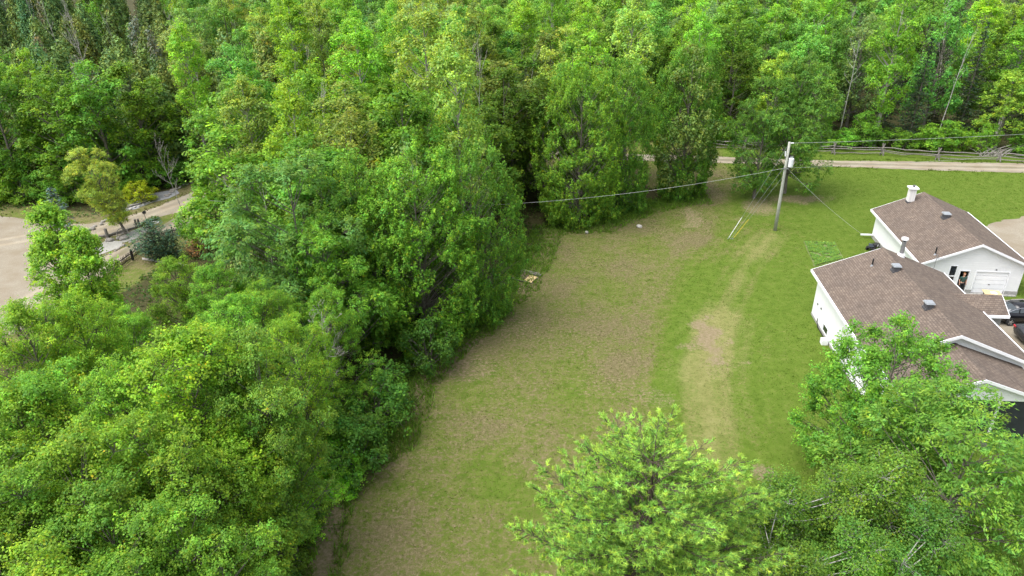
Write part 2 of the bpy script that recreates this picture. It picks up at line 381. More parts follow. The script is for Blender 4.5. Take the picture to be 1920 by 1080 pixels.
_c = mixc(n_, l_, .9, _c, ramp(n_, l_, _mr.outputs[0], [(.05, (.62, .66, .52)), (.5, (.93, .92, .90)), (1.0, (1.22, 1.2, 1.16))]), 'MULTIPLY')
l_.new(_c, b_.inputs['Base Color']); b_.inputs['Roughness'].default_value = .95; b_.inputs['Specular IOR Level'].default_value = .1
bump(n_, l_, b_, _n1, .5, .03); GRAVEL = m_
def sheet(name, poly, z, material, step=.3, ragged=.5, holes=(), tracks=()):
    p = A(poly); xs = np.arange(p[:, 0].min() - 1, p[:, 0].max() + 1, step); ys = np.arange(p[:, 1].min() - 1, p[:, 1].max() + 1, step)
    X, Y = np.meshgrid(xs, ys); x, y = X.ravel(), Y.ravel()
    def sd_(x, y):
        s = sdf(x, y, poly)
        for h in holes: s = np.maximum(s, -sdf(x, y, h))
        return s + (fbm(x, y, 1.6) - .5) * ragged
    s = sd_(x, y); gx_ = (sd_(x + .05, y) - s) / .05; gy_ = (sd_(x, y + .05) - s) / .05; gl = np.sqrt(gx_ ** 2 + gy_ ** 2) + 1e-6
    mv = np.clip(s, 0, step * 1.2); x2, y2 = x - gx_ / gl * mv, y - gy_ / gl * mv
    i = np.arange(x.size).reshape(X.shape); q = np.stack([i[:-1, :-1], i[:-1, 1:], i[1:, 1:], i[1:, :-1]], -1).reshape(-1, 4)
    q = q[(s[q] < step * 1.0).all(1) & (s[q] < 0).any(1)]
    u, inv = np.unique(q, return_inverse=True)
    rut = np.zeros(len(u))
    for tr_ in tracks:
        dd = line_d(x2[u], y2[u], tr_) + (fbm(x2[u], y2[u], 3) - .5) * .5; rut = np.maximum(rut, np.exp(-((dd - .8) / .34) ** 2))
        rut = np.where(rut > .2, rut, np.minimum(rut, -.8 * np.exp(-(dd / .35) ** 2)))
    return tag(link(name, mesh(name, np.stack([x2[u], y2[u], np.full(len(u), z)], 1), inv.reshape(-1, 4), material, attrs=dict(rut=rut))), kind='structure')
sheet('gravel_lane', LANE, .010, GRAVEL, .3, .7, [ISLAND], [gp([(0, 455), (80, 440), (180, 434), (290, 396), (350, 374), (400, 350), (470, 322)]), gp([(60, 560), (190, 500), (240, 468), (300, 428), (352, 396), (400, 360), (480, 325)])])
sheet('gravel_road', ROAD, .016, GRAVEL, .35, .6, (), [[(-22, 95), (-5, 93.9), (12, 91.5), (25.5, 89.2), (38.5, 87), (51, 85.3), (62.5, 83.8), (100, 81.5), (160, 79.5)]])
sheet('gravel_yard', YARD, .012, GRAVEL, .5, 1.2)
sheet('garden_plot', GARDEN, .02, simple('garden_cover', (.10, .17, .035), (.15, .14, .07), 5, .95, bmp=.5), .25, .2)
PALE_STONE = simple('pale_gravel', (.24, .235, .21), (.37, .36, .33), 14, .9, bmp=.6)
GREY_BED = gp([(228, 386), (250, 372), (290, 362), (330, 355), (338, 362), (318, 372), (285, 380), (255, 392), (232, 396)])
sheet('grey_gravel_bed', GREY_BED, .022, simple('grey_gravel', (.19, .19, .20), (.29, .29, .30), 16, .9, bmp=.6), .25, .4)
sheet('pale_stone_bed', gp([(170, 470), (200, 452), (232, 452), (228, 462), (198, 474), (175, 482)]), .022, PALE_STONE, .25, .4)
sheet('pebble_bed', gp([(222, 446), (250, 432), (275, 424), (282, 432), (255, 448), (232, 456)]), .026, PALE_STONE, .25, .3)

# ------------------------------------------------------------------ tree generators
def unit(v): return v / (np.linalg.norm(v, axis=-1, keepdims=True) + 1e-9)
def leaves(r, c, nrm, L, Wd, cols, tan=None):
    """rhombic leaves at c with normals nrm; tan: preferred long direction"""
    n = unit(nrm); t = r.normal(size=c.shape) if tan is None else tan + r.normal(size=c.shape) * .35
    t = unit(t - n * (t * n).sum(1, keepdims=True)); b = np.cross(n, t)
    L, Wd = np.asarray(L).reshape(-1, 1) * .5, np.asarray(Wd).reshape(-1, 1) * .5
    v = np.stack([c - t * L, c + b * Wd - t * L * .1, c + t * L, c - b * Wd - t * L * .1], 1).reshape(-1, 3)
    return v, np.arange(len(v)).reshape(-1, 4), np.repeat(cols, 4, 0)
def colvar(r, n, k, vc=.2, vl=.12, yel=.19):
    """multiplicative colour per leaf: n clusters of k leaves"""
    g = np.repeat(np.exp(r.normal(0, vc, n)), k) * np.exp(r.normal(0, vl, n * k))
    y = np.repeat(r.normal(0, 1, n), k) * .7 + r.normal(0, .7, n * k)
    return np.stack([g * np.exp(yel * y), g * np.exp(.3 * yel * y), g * np.exp(-yel * .6 * y)], 1)
def env(shape, t):
    t = np.clip(t, 0, 1)
    if shape == 'round': return np.sqrt(np.clip(1 - ((t - .42) / .60) ** 2, 0.02, 1))
    if shape == 'egg': return np.clip(t + .04, 0, 1) ** .38 * np.clip(1.0 - t, 0, 1) ** .55 * 1.52
    if shape == 'column': return np.clip(t + .03, 0, 1) ** .3 * np.clip(1.0 - t, 0, 1) ** .42 * 1.25
    if shape == 'vase': return np.clip(.25 + t, 0, 1.) ** .9 * np.sqrt(np.clip(1.02 - t ** 3, 0, 1))
    return np.clip(1 - t, 0, 1) ** .8
class Arch:
    def __init__(s, h, R, trunk, crown, parts=()): s.h, s.R, s.trunk, s.crown = h, R, trunk, crown
def broadleaf(seed, h, R, zb, shape='round', nl=60, lr=.26, ncl=26, k=22, leaf=.15, spr=.22, flat=.6, sprig=.35, up=.5, red=.0,
              barkm=None, stems=1, outb=.75, aspect=.75, droop=0., fill=.35, twig=.35, lean=0., tip=.0, irr=.2, limb=.32, low=1.15):
    r = np.random.RandomState(seed); hc = h - zb
    ph = r.uniform(0, 6.28, 6)
    t = r.beta(low, 1.15, nl * 4); keep = r.rand(nl * 4) < (env(shape, t) / 1.05 + .12); t = t[keep][:nl]; n = len(t)
    az = np.arange(n) * 2.39996 + r.normal(0, .35, n)
    ang = 1 + irr * (np.sin(2 * az + ph[0] + 3 * t) + .7 * np.sin(3 * az + ph[1] - 5 * t) + .5 * np.sin(5 * az + ph[2] + 9 * t)) / 1.5
    rr = env(shape, t) * R * ang * np.where(r.rand(n) < fill, r.uniform(.2, .6, n), r.uniform(.68, .9, n))
    lob = np.stack([np.cos(az) * rr, np.sin(az) * rr, zb + t * hc * .97], 1)
    lob = np.concatenate([lob, [[0, 0, h - lr * R * .9]]]); n += 1
    lob[:, 0] += lean * lob[:, 2]
    rl = lr * R * np.exp(r.normal(0, .22, n)); rl = np.minimum(rl, .35 * R)
    ctr = A([lean * (zb + hc * .45), 0, zb + hc * .42])
    # clusters
    li = np.repeat(np.arange(n), np.maximum(4, r.poisson(ncl, n)))
    m = len(li); outw = unit((lob - ctr) * A([1, 1, .8]))
    d = unit(r.normal(size=(m, 3)) + outw[li] * outb + A([0, 0, up]))
    cp = lob[li] + d * (rl[li] * r.uniform(.55, 1.08, m))[:, None] * A([1, 1, .8])
    cp[:, 2] = np.maximum(cp[:, 2], .25)
    # leaves
    K = m * k; ci = np.repeat(np.arange(m), k); u = r.rand(K) ** .8
    s_dir = unit(d * .6 + A([0, 0, 1.0 - droop * 2.2]) + r.normal(0, .2, (m, 3)))
    sl = sprig * np.exp(r.normal(0, .35, m))
    off = r.normal(size=(K, 3)) * A([spr, spr, spr * flat]) * (1.15 - .75 * u)[:, None]
    lp = cp[ci] + off + s_dir[ci] * (u * sl[ci])[:, None]
    lp[:, 2] = np.maximum(lp[:, 2], .06)
    nr = A([0, 0, .75]) + d[ci] * .45 + unit(off) * .35 + r.normal(size=(K, 3)) * .42
    cols = colvar(r, m, k)
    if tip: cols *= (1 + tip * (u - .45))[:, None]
    if red:
        q = (r.rand(K) < red) & (u > .55) & (np.repeat(r.rand(m), k) < .5)
        cols[q] = cols[q] * A([1.7, .95, .9])
    tan = None if not droop else d[ci] + A([0, 0, -droop])
    sz = leaf * r.uniform(.7, 1.3, K)
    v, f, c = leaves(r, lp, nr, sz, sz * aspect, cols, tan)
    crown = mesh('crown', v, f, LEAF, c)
    # wood
    w = Cat(); bm = barkm or BARK; top = zb + hc * .8; r0 = .045 + .0125 * h
    trunks = []
    for sI in range(stems):
        a0 = sI * 2.4 + r.uniform(0, 1); sp = 0 if stems == 1 else r.uniform(.04, .2)
        zz = np.linspace(0, top, 8); wob = np.cumsum(r.normal(0, .015 * h / 8, (8, 2)), 0); wob[0] = 0
        x = wob[:, 0] + np.cos(a0) * zz * sp + lean * zz + (np.cos(a0) * .2 if stems > 1 else 0); y = wob[:, 1] + np.sin(a0) * zz * sp + (np.sin(a0) * .2 if stems > 1 else 0)
        P = np.stack([x, y, zz], 1); P[0, 2] = -.08; trunks.append(P)
        w.add(tube_arr(P, (r0 / (1 if stems == 1 else 1.5)) * (1 - .85 * zz / top) * A([1.35] + [1] * 7), 8))
    for j in range(n):
        T = trunks[j % stems]; L = lob[j]; lat = math.hypot(L[0] - lean * L[2], L[1]); zs = float(np.clip(L[2] - .75 * lat - .3, .16 * h, top * .97))
        p0 = A([np.interp(zs, T[:, 2], T[:, 0]), np.interp(zs, T[:, 2], T[:, 1]), zs])
        pm = p0 * .5 + L * .5 + A([0, 0, -.08 * lat]) + r.normal(0, .06 * lat + .01, 3); tt = np.linspace(0, 1, 5)[:, None]
        P = (1 - tt) ** 2 * p0 + 2 * tt * (1 - tt) * pm + tt ** 2 * L
        rb = r0 * limb * (1 - .6 * zs / h); w.add(tube_arr(P, np.linspace(rb, .014, 5), 5))
    sel = r.rand(m) < twig
    if sel.any(): w.add(twigs(lob[li[sel]], cp[sel] + s_dir[sel] * sl[sel, None] * .5, .016, .006))
    tv, tf = w.get()
    return Arch(h, R, mesh('trunk', tv, tf, bm, smooth=True), crown)
def conifer(seed, h, R, zb, step=.38, nb=9, droop=.25, spray=.34, wid=.15, power=.85, dens=1.0, vc=.15, dead=0, rise=0.0, sub=1.0):
    r = np.random.RandomState(seed); w = Cat(); P, Q = [], []; lp, ln, lt, ls = [], [], [], []
    w.add(tube_arr(A([[0, 0, -.05], [0, 0, h * .5], [0, 0, h * .97]]), A([.02 * h * .6 + .04, .012 * h * .6 + .03, .015]), 7))
    z = zb
    while z < h * .99:
        t = (z - zb) / (h - zb); L0 = R * (1 - t) ** power
        for j in range(max(4, int(nb * (1 - .45 * t)))):
            a = r.uniform(0, 6.283); L = L0 * r.uniform(.7, 1.12) + .12; zz = z + r.uniform(-.2, .2) * step
            s = np.linspace(.12, 1, max(3, int(L / .22 * dens)))
            dz = -droop * L * s ** 1.3 + (rise + .18) * L * s ** 2.5
            bx = np.stack([np.cos(a) * L * s, np.sin(a) * L * s, zz + dz], 1); P.append([0, 0, zz]); Q.append(bx[-1])
            for k_ in (-1, 0, 1):
                sd_ = A([-np.sin(a), np.cos(a), 0]) * k_; fw = A([np.cos(a), np.sin(a), 0])
                o = sd_ * (.5 * L * (1.05 - s))[:, None] * r.uniform(.3, 1, (len(s), 1)) * sub
                lp.append(bx + o + r.normal(0, .05, bx.shape)); lt.append(np.tile(fw + sd_ * .8 + A([0, 0, -.15 + rise]), (len(s), 1)))
                ln.append(A([0, 0, 1.]) + r.normal(0, .35, bx.shape)); ls.append(np.full(len(s), 1.0))
        z += step * r.uniform(.8, 1.2)
    P, Q = A(P), A(Q); w.add(twigs(P, Q, .018, .005))
    lp, ln, lt = np.concatenate(lp), np.concatenate(ln), np.concatenate(lt); K = len(lp)
    c = colvar(r, K, 1, vc, .1, .25); sz = spray * r.uniform(.7, 1.3, K)
    lp[:, 2] = np.maximum(lp[:, 2], .05)
    v, f, c = leaves(r, lp, ln, sz, wid * r.uniform(.7, 1.3, K), c, lt)
    tv, tf = w.get()
    return Arch(h, R, mesh('trunk', tv, tf, BARK, smooth=True), mesh('crown', v, f, NEEDLE, c))
def cedar(seed, h, R, zb, n=3000, size=.42, wid=.17, brown=.3, power=.6):
    r = np.random.RandomState(seed); w = Cat()
    w.add(tube_arr(A([[0, 0, -.05], [.05, 0, h * .5], [0, .03, h * .96]]), A([.16, .09, .015]), 7))
    t = 1 - np.sqrt(r.rand(n)) * .98; az = r.uniform(0, 6.283, n)
    lob = 1 + .22 * np.sin(az * 5 + t * 23 + seed) + .15 * np.sin(az * 3 - t * 41)
    rad = R * (np.clip(1 - t, 0, 1) ** power + .03) * lob * r.uniform(.55, 1.02, n) * np.clip(t * 5 + .45, 0, 1)
    p = np.stack([np.cos(az) * rad, np.sin(az) * rad, zb + t * (h - zb)], 1)
    out = np.stack([np.cos(az), np.sin(az), np.zeros(n)], 1)
    K = 3; ci = np.repeat(np.arange(n), K)
    lp = p[ci] + r.normal(0, .13, (n * K, 3)); nr = out[ci] + A([0, 0, .55]) + r.normal(0, .5, (n * K, 3))
    c = colvar(r, n, K, .22, .1, .22); q = r.rand(n * K) < brown; c[q] *= A([1.1, 1.0, .9])
    v, f, c = leaves(r, lp, nr, size * r.uniform(.6, 1.3, n * K), wid * r.uniform(.7, 1.3, n * K), c, A([0, 0, 1.]) + out[ci] * .5)
    s = r.rand(n) < .05; q = p[s].copy(); q[:, :2] = 0; q[:, 2] -= .3; w.add(twigs(q, p[s], .014, .005))
    tv, tf = w.get()
    return Arch(h, R, mesh('trunk', tv, tf, BARK, smooth=True), mesh('crown', v, f, NEEDLE, c))
PINE_BARK = bark('pine_bark', (.045, .038, .028), (.11, .09, .065))
def pine(seed, h, R, zb):
    r = np.random.RandomState(seed); w = Cat(); tp, td, tb = [], [], []
    w.add(tube_arr(A([[0, 0, -.1], [.05, .05, h * .4], [-.06, 0, h * .75], [0, 0, h * .97]]), A([.26, .2, .1, .02]), 9))
    nw = int((h - zb) / .62)
    for i in range(nw):
        t = i / (nw - 1); z = zb + t * (h - zb - .5)
        L0 = R * (np.clip(1 - t, 0, 1) ** .42) * (.8 + .4 * t if t < .4 else 1) + .6
        for j in range(r.randint(6, 9)):
            a = j * 6.283 / 7 + i * 1.1 + r.normal(0, .25); L = L0 * r.uniform(.72, 1.15)
            s = np.linspace(0, 1, 7); rise = .10 + .45 * t
            b = np.stack([np.cos(a) * L * s, np.sin(a) * L * s, z + L * (rise * s + .12 * s ** 2.5 - .10 * np.sin(s * 3))], 1)
            w.add(tube_arr(b, np.linspace(.035 * (1 - .6 * t) + .008, .007, 7), 4))
            ns = max(9, int(L * 11)); P0, P1 = [], []
            for q in range(ns):
                sf = r.uniform(.28, 1) if q else 1.0; p = A([np.interp(sf, s, b[:, c]) for c in range(3)])
                sa = a + r.choice([-1, 1]) * r.uniform(.4, 1.2) * (sf < .97); l = (.25 + .42 * L * (1 - sf) * .9) * r.uniform(.6, 1.1) + .12
                e = p + A([np.cos(sa) * l, np.sin(sa) * l, l * r.uniform(.15, .5)]); P0.append(p); P1.append(e)
                for g in range(max(1, int(l / .17))):
                    f = 1 - g * .17 / l * r.uniform(.8, 1.1); dirn = unit(e - p + A([0, 0, .35 * l]))
                    tp.append(p + (e - p) * f + r.normal(0, .05, 3)); td.append(dirn); tb.append(1.0 if g == 0 else .0)
            w.add(twigs(A(P0), A(P1), .012, .006))
    tp, td, tb = A(tp), unit(A(td)), A(tb); n = len(tp); k = 26; K = n * k; ci = np.repeat(np.arange(n), k)
    dirn = unit(td[ci] * 1.0 + r.normal(0, .75, (K, 3)) + A([0, 0, .15])); Ln = .15 * r.uniform(.7, 1.25, K)[:, None]
    base = tp[ci] + td[ci] * r.uniform(-.08, .06, (K, 1)); side = unit(np.cross(dirn, r.normal(size=(K, 3)))) * .0125
    v = np.stack([base - side, base + side, base + dirn * Ln], 1).reshape(-1, 3)
    c = colvar(r, n, k, .16, .12, .18) * (1 + .25 * (tb * (r.rand(n) < .5))[ci])[:, None]; c[:, 0] *= 1 + .15 * tb[ci]
    tv, tf = w.get()
    return Arch(h, R, mesh('trunk', tv, tf, PINE_BARK, smooth=True), mesh('crown', v, np.arange(len(v)).reshape(-1, 3), NEEDLE, np.repeat(c, 3, 0)))
def bare_tree(seed, h, spread=.35, depth=4, nch=5, r0=.1, lean=0., first=.35, m=None, straight=.15):
    r = np.random.RandomState(seed); w = Cat()
    def br(p, d, L, rad, lev):
        n = 6; pts = [p]; dd = d.copy()
        for i in range(n - 1):
            dd = unit(dd + r.normal(0, straight, 3) * (1 if lev else .4) + A([0, 0, .06])); pts.append(pts[-1] + dd * L / (n - 1))
        P = A(pts); w.add(tube_arr(P, np.linspace(rad, max(.006, rad * (.25 if lev else .15)), n), 7 if lev == 0 else 4))
        if lev < depth:
            for j in range(nch + (6 if lev == 0 else 0)):
                f = r.uniform(first if lev == 0 else .25, .97); q = A([np.interp(f, np.linspace(0, 1, n), P[:, c]) for c in range(3)])
                a = r.uniform(0, 6.283); o = unit(A([np.cos(a), np.sin(a), r.uniform(.1, .7)]))
                nd = unit(d * .55 + o * (.9 if lev == 0 else .7)); br(q, nd, L * spread * r.uniform(.6, 1.2) * (1.15 - .5 * f), max(rad * .42 * (1.1 - .5 * f), .007), lev + 1)
    br(A([0, 0, -.08]), unit(A([lean, 0, 1.])), h, r0, 0)
    tv, tf = w.get(); return Arch(h, h * spread, mesh('trunk', tv, tf, m or BARK_GREY, smooth=True), None)

# archetypes -------------------------------------------------------
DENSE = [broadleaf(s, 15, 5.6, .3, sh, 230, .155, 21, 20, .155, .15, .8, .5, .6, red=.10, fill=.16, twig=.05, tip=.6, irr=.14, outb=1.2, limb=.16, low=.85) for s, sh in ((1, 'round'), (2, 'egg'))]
YARDM = broadleaf(15, 10, 4.1, 1.2, 'round', 150, .17, 20, 20, .13, .16, .7, .35, .5, fill=.35, twig=.2, tip=.4, irr=.2, outb=1.0)
WALNUT = broadleaf(23, 11, 4.8, 1.2, 'round', 110, .2, 28, 20, .19, .18, .6, .2, .3, aspect=.36, droop=.3, fill=.3, twig=.2, irr=.2, outb=1.0)
OPENM = [broadleaf(s, 12, 3.9, 1.8, sh, 76, .22, 22, 36, .105, .20, .5, .25, .5, red=.06, fill=.35, twig=.5, tip=.3, irr=.3) for s, sh in ((11, 'egg'), (12, 'round'), (13, 'egg'), (14, 'vase'))]
ASH = [broadleaf(s, 13, 4.6, 1.6, 'round', 66, .24, 30, 18, .24, .2, .6, .2, .3, aspect=.38, droop=.25, fill=.35, twig=.4, irr=.28) for s in (21, 22)]
BIRCHES = [broadleaf(s, 9, 2.7, 1.6, 'egg', 46, .27, 26, 24, .10, .22, .9, .25, .15, droop=.35, barkm=BIRCH, stems=st, fill=.4, twig=.6, irr=.3) for s, st in ((31, 3), (32, 2))]
FARB = [broadleaf(s, 15, 3.6, 2.2, sh, 46, .27, 15, 18, .24, .28, .6, .5, .5, fill=.2, twig=.08, tip=.4, irr=.28) for s, sh in ((41, 'egg'), (42, 'column'), (43, 'egg'), (44, 'round'), (45, 'column'), (46, 'vase'))]
POPLAR = [broadleaf(s, 18, 3.3, 4.5, 'column', 60, .25, 16, 16, .22, .30, .6, .45, .5, fill=.35, twig=.35, tip=.3, barkm=BARK_GREY, irr=.35) for s in (51, 52, 53)]
SHRUB = [broadleaf(s, 2.6, 1.5, .15, 'round', 26, .34, 14, 16, .12, .14, .7, .18, .5, stems=3, fill=.3, twig=.3) for s in (61, 62, 63)]
PINE = pine(71, 14, 4.4, 2.5)
SLIM = [broadleaf(s, 13, 2.4, .8, 'egg', 100, .27, 22, 20, .145, .17, .6, .35, .6, red=.04, fill=.4, twig=.3, tip=.4, irr=.3) for s in (17, 18)]
SPRUCE = [conifer(s, 12, 2.3, .6) for s in (81, 82)]
BLUE_SPRUCE = conifer(83, 6, 1.6, .2, .3, 10, .1, .28, .11, .9, rise=.15)
JUNIPER = conifer(84, 3.2, 1.5, .1, .2, 13, -.2, .22, .09, .5, rise=.5)
CEDAR = [cedar(s, 14, 2.2, 1.0, brown=b) for s, b in ((91, .25), (92, .15), (93, .4))]
THIN = [cedar(s, 14, 1.9, 3.5, n=900, brown=.6) for s in (95, 96)]
DEAD = [bare_tree(101, 13, .28, 3, 5, .12), bare_tree(102, 14, .24, 3, 4, .11), bare_tree(103, 11, .34, 3, 6, .09), bare_tree(104, 12, .20, 2, 7, .10)]
WHITE_SNAG = [bare_tree(106, 13, .22, 2, 5, .11, m=BIRCH), bare_tree(107, 9, .3, 3, 4, .07, m=BIRCH)]
TREES = []
def plant(arch, x, y, h, R, rz, col, name, label, cat='tree', group=None, lean=(0, 0)):
    e = empty(name, (x, y, 0), rz, label, cat, group)
    s, sh = R / arch.R, h / arch.h; e.scale = (s, s, sh); e.rotation_euler = (lean[0], lean[1], rz)
    o = link('trunk', arch.trunk, e)
    if arch.crown:
        c = link('crown', arch.crown, e); c.color = (*col, 1)
    TREES.append((x, y, R)); return e
def top(px, py, h): p = G(px, py, h); return p.x, p.y
rt = np.random.RandomState(77)
def jit(col, k=.10): 
    g = math.exp(rt.normal(0, k)); y = rt.normal(0, k * .8)
    return (col[0] * g * math.exp(y), col[1] * g, col[2] * g * math.exp(-y))
KF = 2.0   # base colours of foliage
BRIGHT, FRESH, MID, DEEP, OLIVE, PALE, BLUE = [tuple(x * KF for x in c) for c in ((.108, .202, .018), (.086, .178, .017), (.078, .170, .016), (.058, .132, .014), (.060, .102, .024), (.125, .190, .036), (.055, .105, .07))]

NW = 'trees of the wood left of the field'
# trees that stand out --------------------------------------------
def key(px, py, h, R, arch, col, name, label, group=None, base=None, cat='tree', rz=None, lean=(0, 0)):
    if col not in (MID, DEEP, BRIGHT, FRESH) and group != NW: col = tuple(x * 1.8 for x in col)
    if base: p = G(*base); x, y = p.x, p.y
    else: x, y = top(px, py, h)
    return plant(arch, x, y, h, R, rt.uniform(0, 6.28) if rz is None else rz, col, name, label, cat, group, lean)
D0, D1 = DENSE; D2 = D0
key(770, 280, 14.4, 4.5, D0, MID, 'maple_tree', 'big rounded maple whose low branches overhang the lumber pile', base=None)
key(655, 298, 14.0, 4.1, D1, (.080, .165, .018), 'maple_tree', 'dense maple with reddish tips pressed against the big rounded maple')
key(878, 265, 14.2, 3.5, D2, DEEP, 'maple_tree', 'dark green maple directly behind the lumber pile')
key(0, 0, 15.3, 4.3, D0, (.090, .178, .017), 'maple_tree', 'rounded maple with two white stones lying at its foot', base=(1085, 412))
key(1165, 112, 15.5, 3.8, D2, DEEP, 'maple_tree', 'tall maple rising just behind the rounded maple with stones')
key(0, 0, 16.4, 3.7, D2, DEEP, 'maple_tree', 'dark leafy maple at the bare path beside the road', base=(1276, 364))
key(1302, 92, 16.0, 3.0, FARB[3], (.09, .14, .03), 'maple_tree', 'pale tipped maple rising behind the dark maple by the path')
key(0, 0, 12.8, 3.3, ASH[0], (.07, .15, .022), 'ash_tree', 'roadside ash whose trunk stands nearer the bare path', base=(1413, 371))
key(0, 0, 14.2, 4.3, ASH[1], (.072, .152, .022), 'ash_tree', 'taller roadside ash directly behind the utility pole', base=(1470, 362))
key(538, 312, 14.5, 5.0, ASH[0], (.085, .175, .035), 'ash_tree', 'pale feathery ash beside the dense reddish tipped maple', rz=1.0)
key(600, 430, 11.0, 3.6, ASH[1], MID, 'ash_tree', 'darker ash half hidden under the pale feathery ash')
key(1226, 850, 11.4, 4.8, PINE, (.125, .235, .035), 'white_pine_tree', 'broad soft needled white pine standing at the lower end of the field')
key(1694, 622, 9.5, 3.7, YARDM, (.085, .19, .022), 'maple_tree', 'open crowned young maple in front of the white house wall')
key(1845, 755, 10.2, 4.7, WALNUT, (.098, .195, .028), 'walnut_tree', 'large walnut with drooping leaves in front of the porch gable')
B = 'white stemmed birches between the pine and the walnut'
for px, py, h, R, a in ((1470, 905, 8.0, 2.3, 0), (1565, 880, 8.6, 2.4, 1), (1675, 860, 9.0, 2.5, 0), (1600, 985, 8.0, 2.3, 1), (1740, 955, 8.2, 2.4, 1), (1500, 1040, 7.2, 2.2, 0)):
    key(px, py, h, R, BIRCHES[a], jit((.082, .172, .024)), 'birch_tree', 'white stemmed birch in the clump between pine and walnut', B)
key(1640, 1075, 6.0, 2.3, ASH[0], jit(MID), 'ash_tree', 'small ash sapling among the birches by the walnut')
key(0, 0, 9.2, 2.7, OPENM[3], (.19, .255, .045), 'maple_tree', 'yellow green tree leaning on the stone island between the lanes', base=(238, 440), lean=(0, -.24), rz=0)
# near wood on the left, listed by the photo pixel of each top
LANDMARKS = [(*top(330, 622, 13.2), 'around the large yellow green maple'), (*top(470, 640, 12.4), 'beside the pinkish tipped maple'), (*top(538, 312, 14.5), 'under the pale feathery ash'),
    (*gp([(250, 488)])[0], 'behind the black picket fence'), (*gp([(300, 455)])[0], 'beside the blue green junipers'), (*gp([(612, 1020)])[0], 'next to the straw strip'), (*top(438, 668, 9), 'next to the thin white birch stem'),
    (*gp([(640, 900)])[0], 'beside the pale fallen branch'), (*gp([(596, 782)])[0], 'next to the leaning dead tree'), (*top(82, 386, 13), 'near the wide gravel turning area'), (-17, 17, 'in the lowest corner of the wood'), (-24, 24, 'deep in the lower wood'), (*gp([(860, 640)])[0], 'under the big rounded maple'), (-21, 32, 'between lower wood and picket fence')]
def near(lst, arch, col, name, label, grp=NW):
    for px, py, h, R in lst:
        x, y = top(px, py, h); lm = min(LANDMARKS, key=lambda q: (q[0] - x) ** 2 + (q[1] - y) ** 2)[2]
        lab = label.split(' in the')[0].split(' at the')[0]; size = 'tall ' if h > 11.2 else 'small ' if h < 8.6 and name != 'shrub' else ''
        key(px, py, h, R, arch[rt.randint(len(arch))], jit(col), name, f'{size}{lab} {lm}', grp)
key(82, 386, 13.0, 2.3, SLIM[0], BRIGHT, 'maple_tree', 'slender bright maple in front of the wide gravel turning area')
key(140, 434, 12.5, 2.0, SLIM[1], BRIGHT, 'maple_tree', 'slender bright maple at the near end of the black picket fence')
key(330, 622, 13.2, 4.2, OPENM[0], (.125, .225, .016), 'maple_tree', 'large yellow green maple in the wood below the picket fence')
key(470, 640, 12.4, 2.8, OPENM[1], (.105, .19, .025), 'maple_tree', 'large maple with pale pinkish tips facing the field')
near([(30, 575, 12, 3.0), (130, 552, 11.5, 2.6), (210, 690, 12, 3.0), (95, 700, 12, 3.4), (15, 735, 12, 3.2), (235, 590, 8.5, 2.2), (322, 486, 8.5, 2.3), (395, 500, 9, 2.4)],
     OPENM, BRIGHT, 'maple_tree', 'bright yellow green young maple in the wood left of the field')
near([(430, 560, 10.5, 2.8), (480, 545, 10, 2.6), (380, 600, 9, 2.6), (600, 545, 9.5, 2.2), (415, 700, 11, 2.8), (545, 600, 10.5, 2.3)],
     OPENM, FRESH, 'maple_tree', 'mid green young maple in the wood left of the field')
near([(250, 800, 11.5, 3.2), (340, 830, 11, 3.0), (380, 845, 9.5, 2.2), (110, 830, 12, 3.4), (30, 900, 11.5, 3.2), (180, 940, 11, 3.2), (320, 960, 10.5, 3.0), (345, 985, 8.5, 2.0), (60, 1030, 11, 3.2), (240, 1060, 10, 3.0), (320, 1075, 8, 2.0), (-60, 800, 12, 3.4), (-50, 980, 11, 3.2), (140, 1120, 10, 3.0), (430, 930, 5, 1.5)],
     OPENM, (.19, .36, .034), 'maple_tree', 'orange tipped maple in the lower wood left of the field')
near([(705, 695, 4.0, 2.0), (655, 770, 3.4, 1.7), (640, 800, 3.4, 1.9), (500, 1010, 3, 1.5), (480, 1070, 3, 1.5), (800, 610, 3.6, 1.8)],
     SHRUB, (.058, .125, .014), 'shrub', 'dark leafy shrub at the foot of the wood beside the field', 'shrubs along the field edge')
near([(575, 880, 2.2, 1.3), (535, 960, 2.0, 1.2), (525, 905, 2.6, 1.5), (622, 832, 2.6, 1.4), (640, 905, .9, .8)],
     SHRUB, FRESH, 'shrub', 'fresh green shrub at the foot of the wood beside the field', 'shrubs along the field edge')
key(0, 0, 8.8, 2.9, DEAD[2], MID, 'dead_tree', 'bare grey dead tree leaning out of the wood towards the field', base=(640, 812), lean=(.02, .06), rz=0)
key(438, 668, 9.0, 2.0, WHITE_SNAG[1], MID, 'dead_tree', 'thin white leafless birch stem among the lower maples')
key(452, 330, 11, 2.2, DEAD[0], MID, 'dead_tree', 'grey leafless tree left of the pale feathery ash')
key(480, 338, 11, 2.0, DEAD[3], MID, 'dead_tree', 'second grey leafless stem touching the pale feathery ash')
key(440, 350, 10.5, 1.6, CEDAR[1], (.10, .16, .04), 'willow_tree', 'narrow light green tree hanging over the gravel lane')
key(350, 285, 9.5, 2.0, DEAD[2], MID, 'dead_tree', 'bent bare tree arching over the gravel lane', base=(356, 430), lean=(0, -.12))
key(0, 0, 4.6, 2.3, SHRUB[1], MID, 'shrub', 'tall green shrub at the far end of the picket fence', base=(392, 462))
key(0, 0, 2.2, 1.7, SHRUB[0], (.20, .25, .012), 'shrub', 'round golden yellow shrub in the grey gravel bed', base=(265, 378))
key(0, 0, 3.6, 2.0, JUNIPER, (.036, .072, .036), 'juniper_shrub', 'blue green juniper overhanging the black picket fence', base=(296, 486))
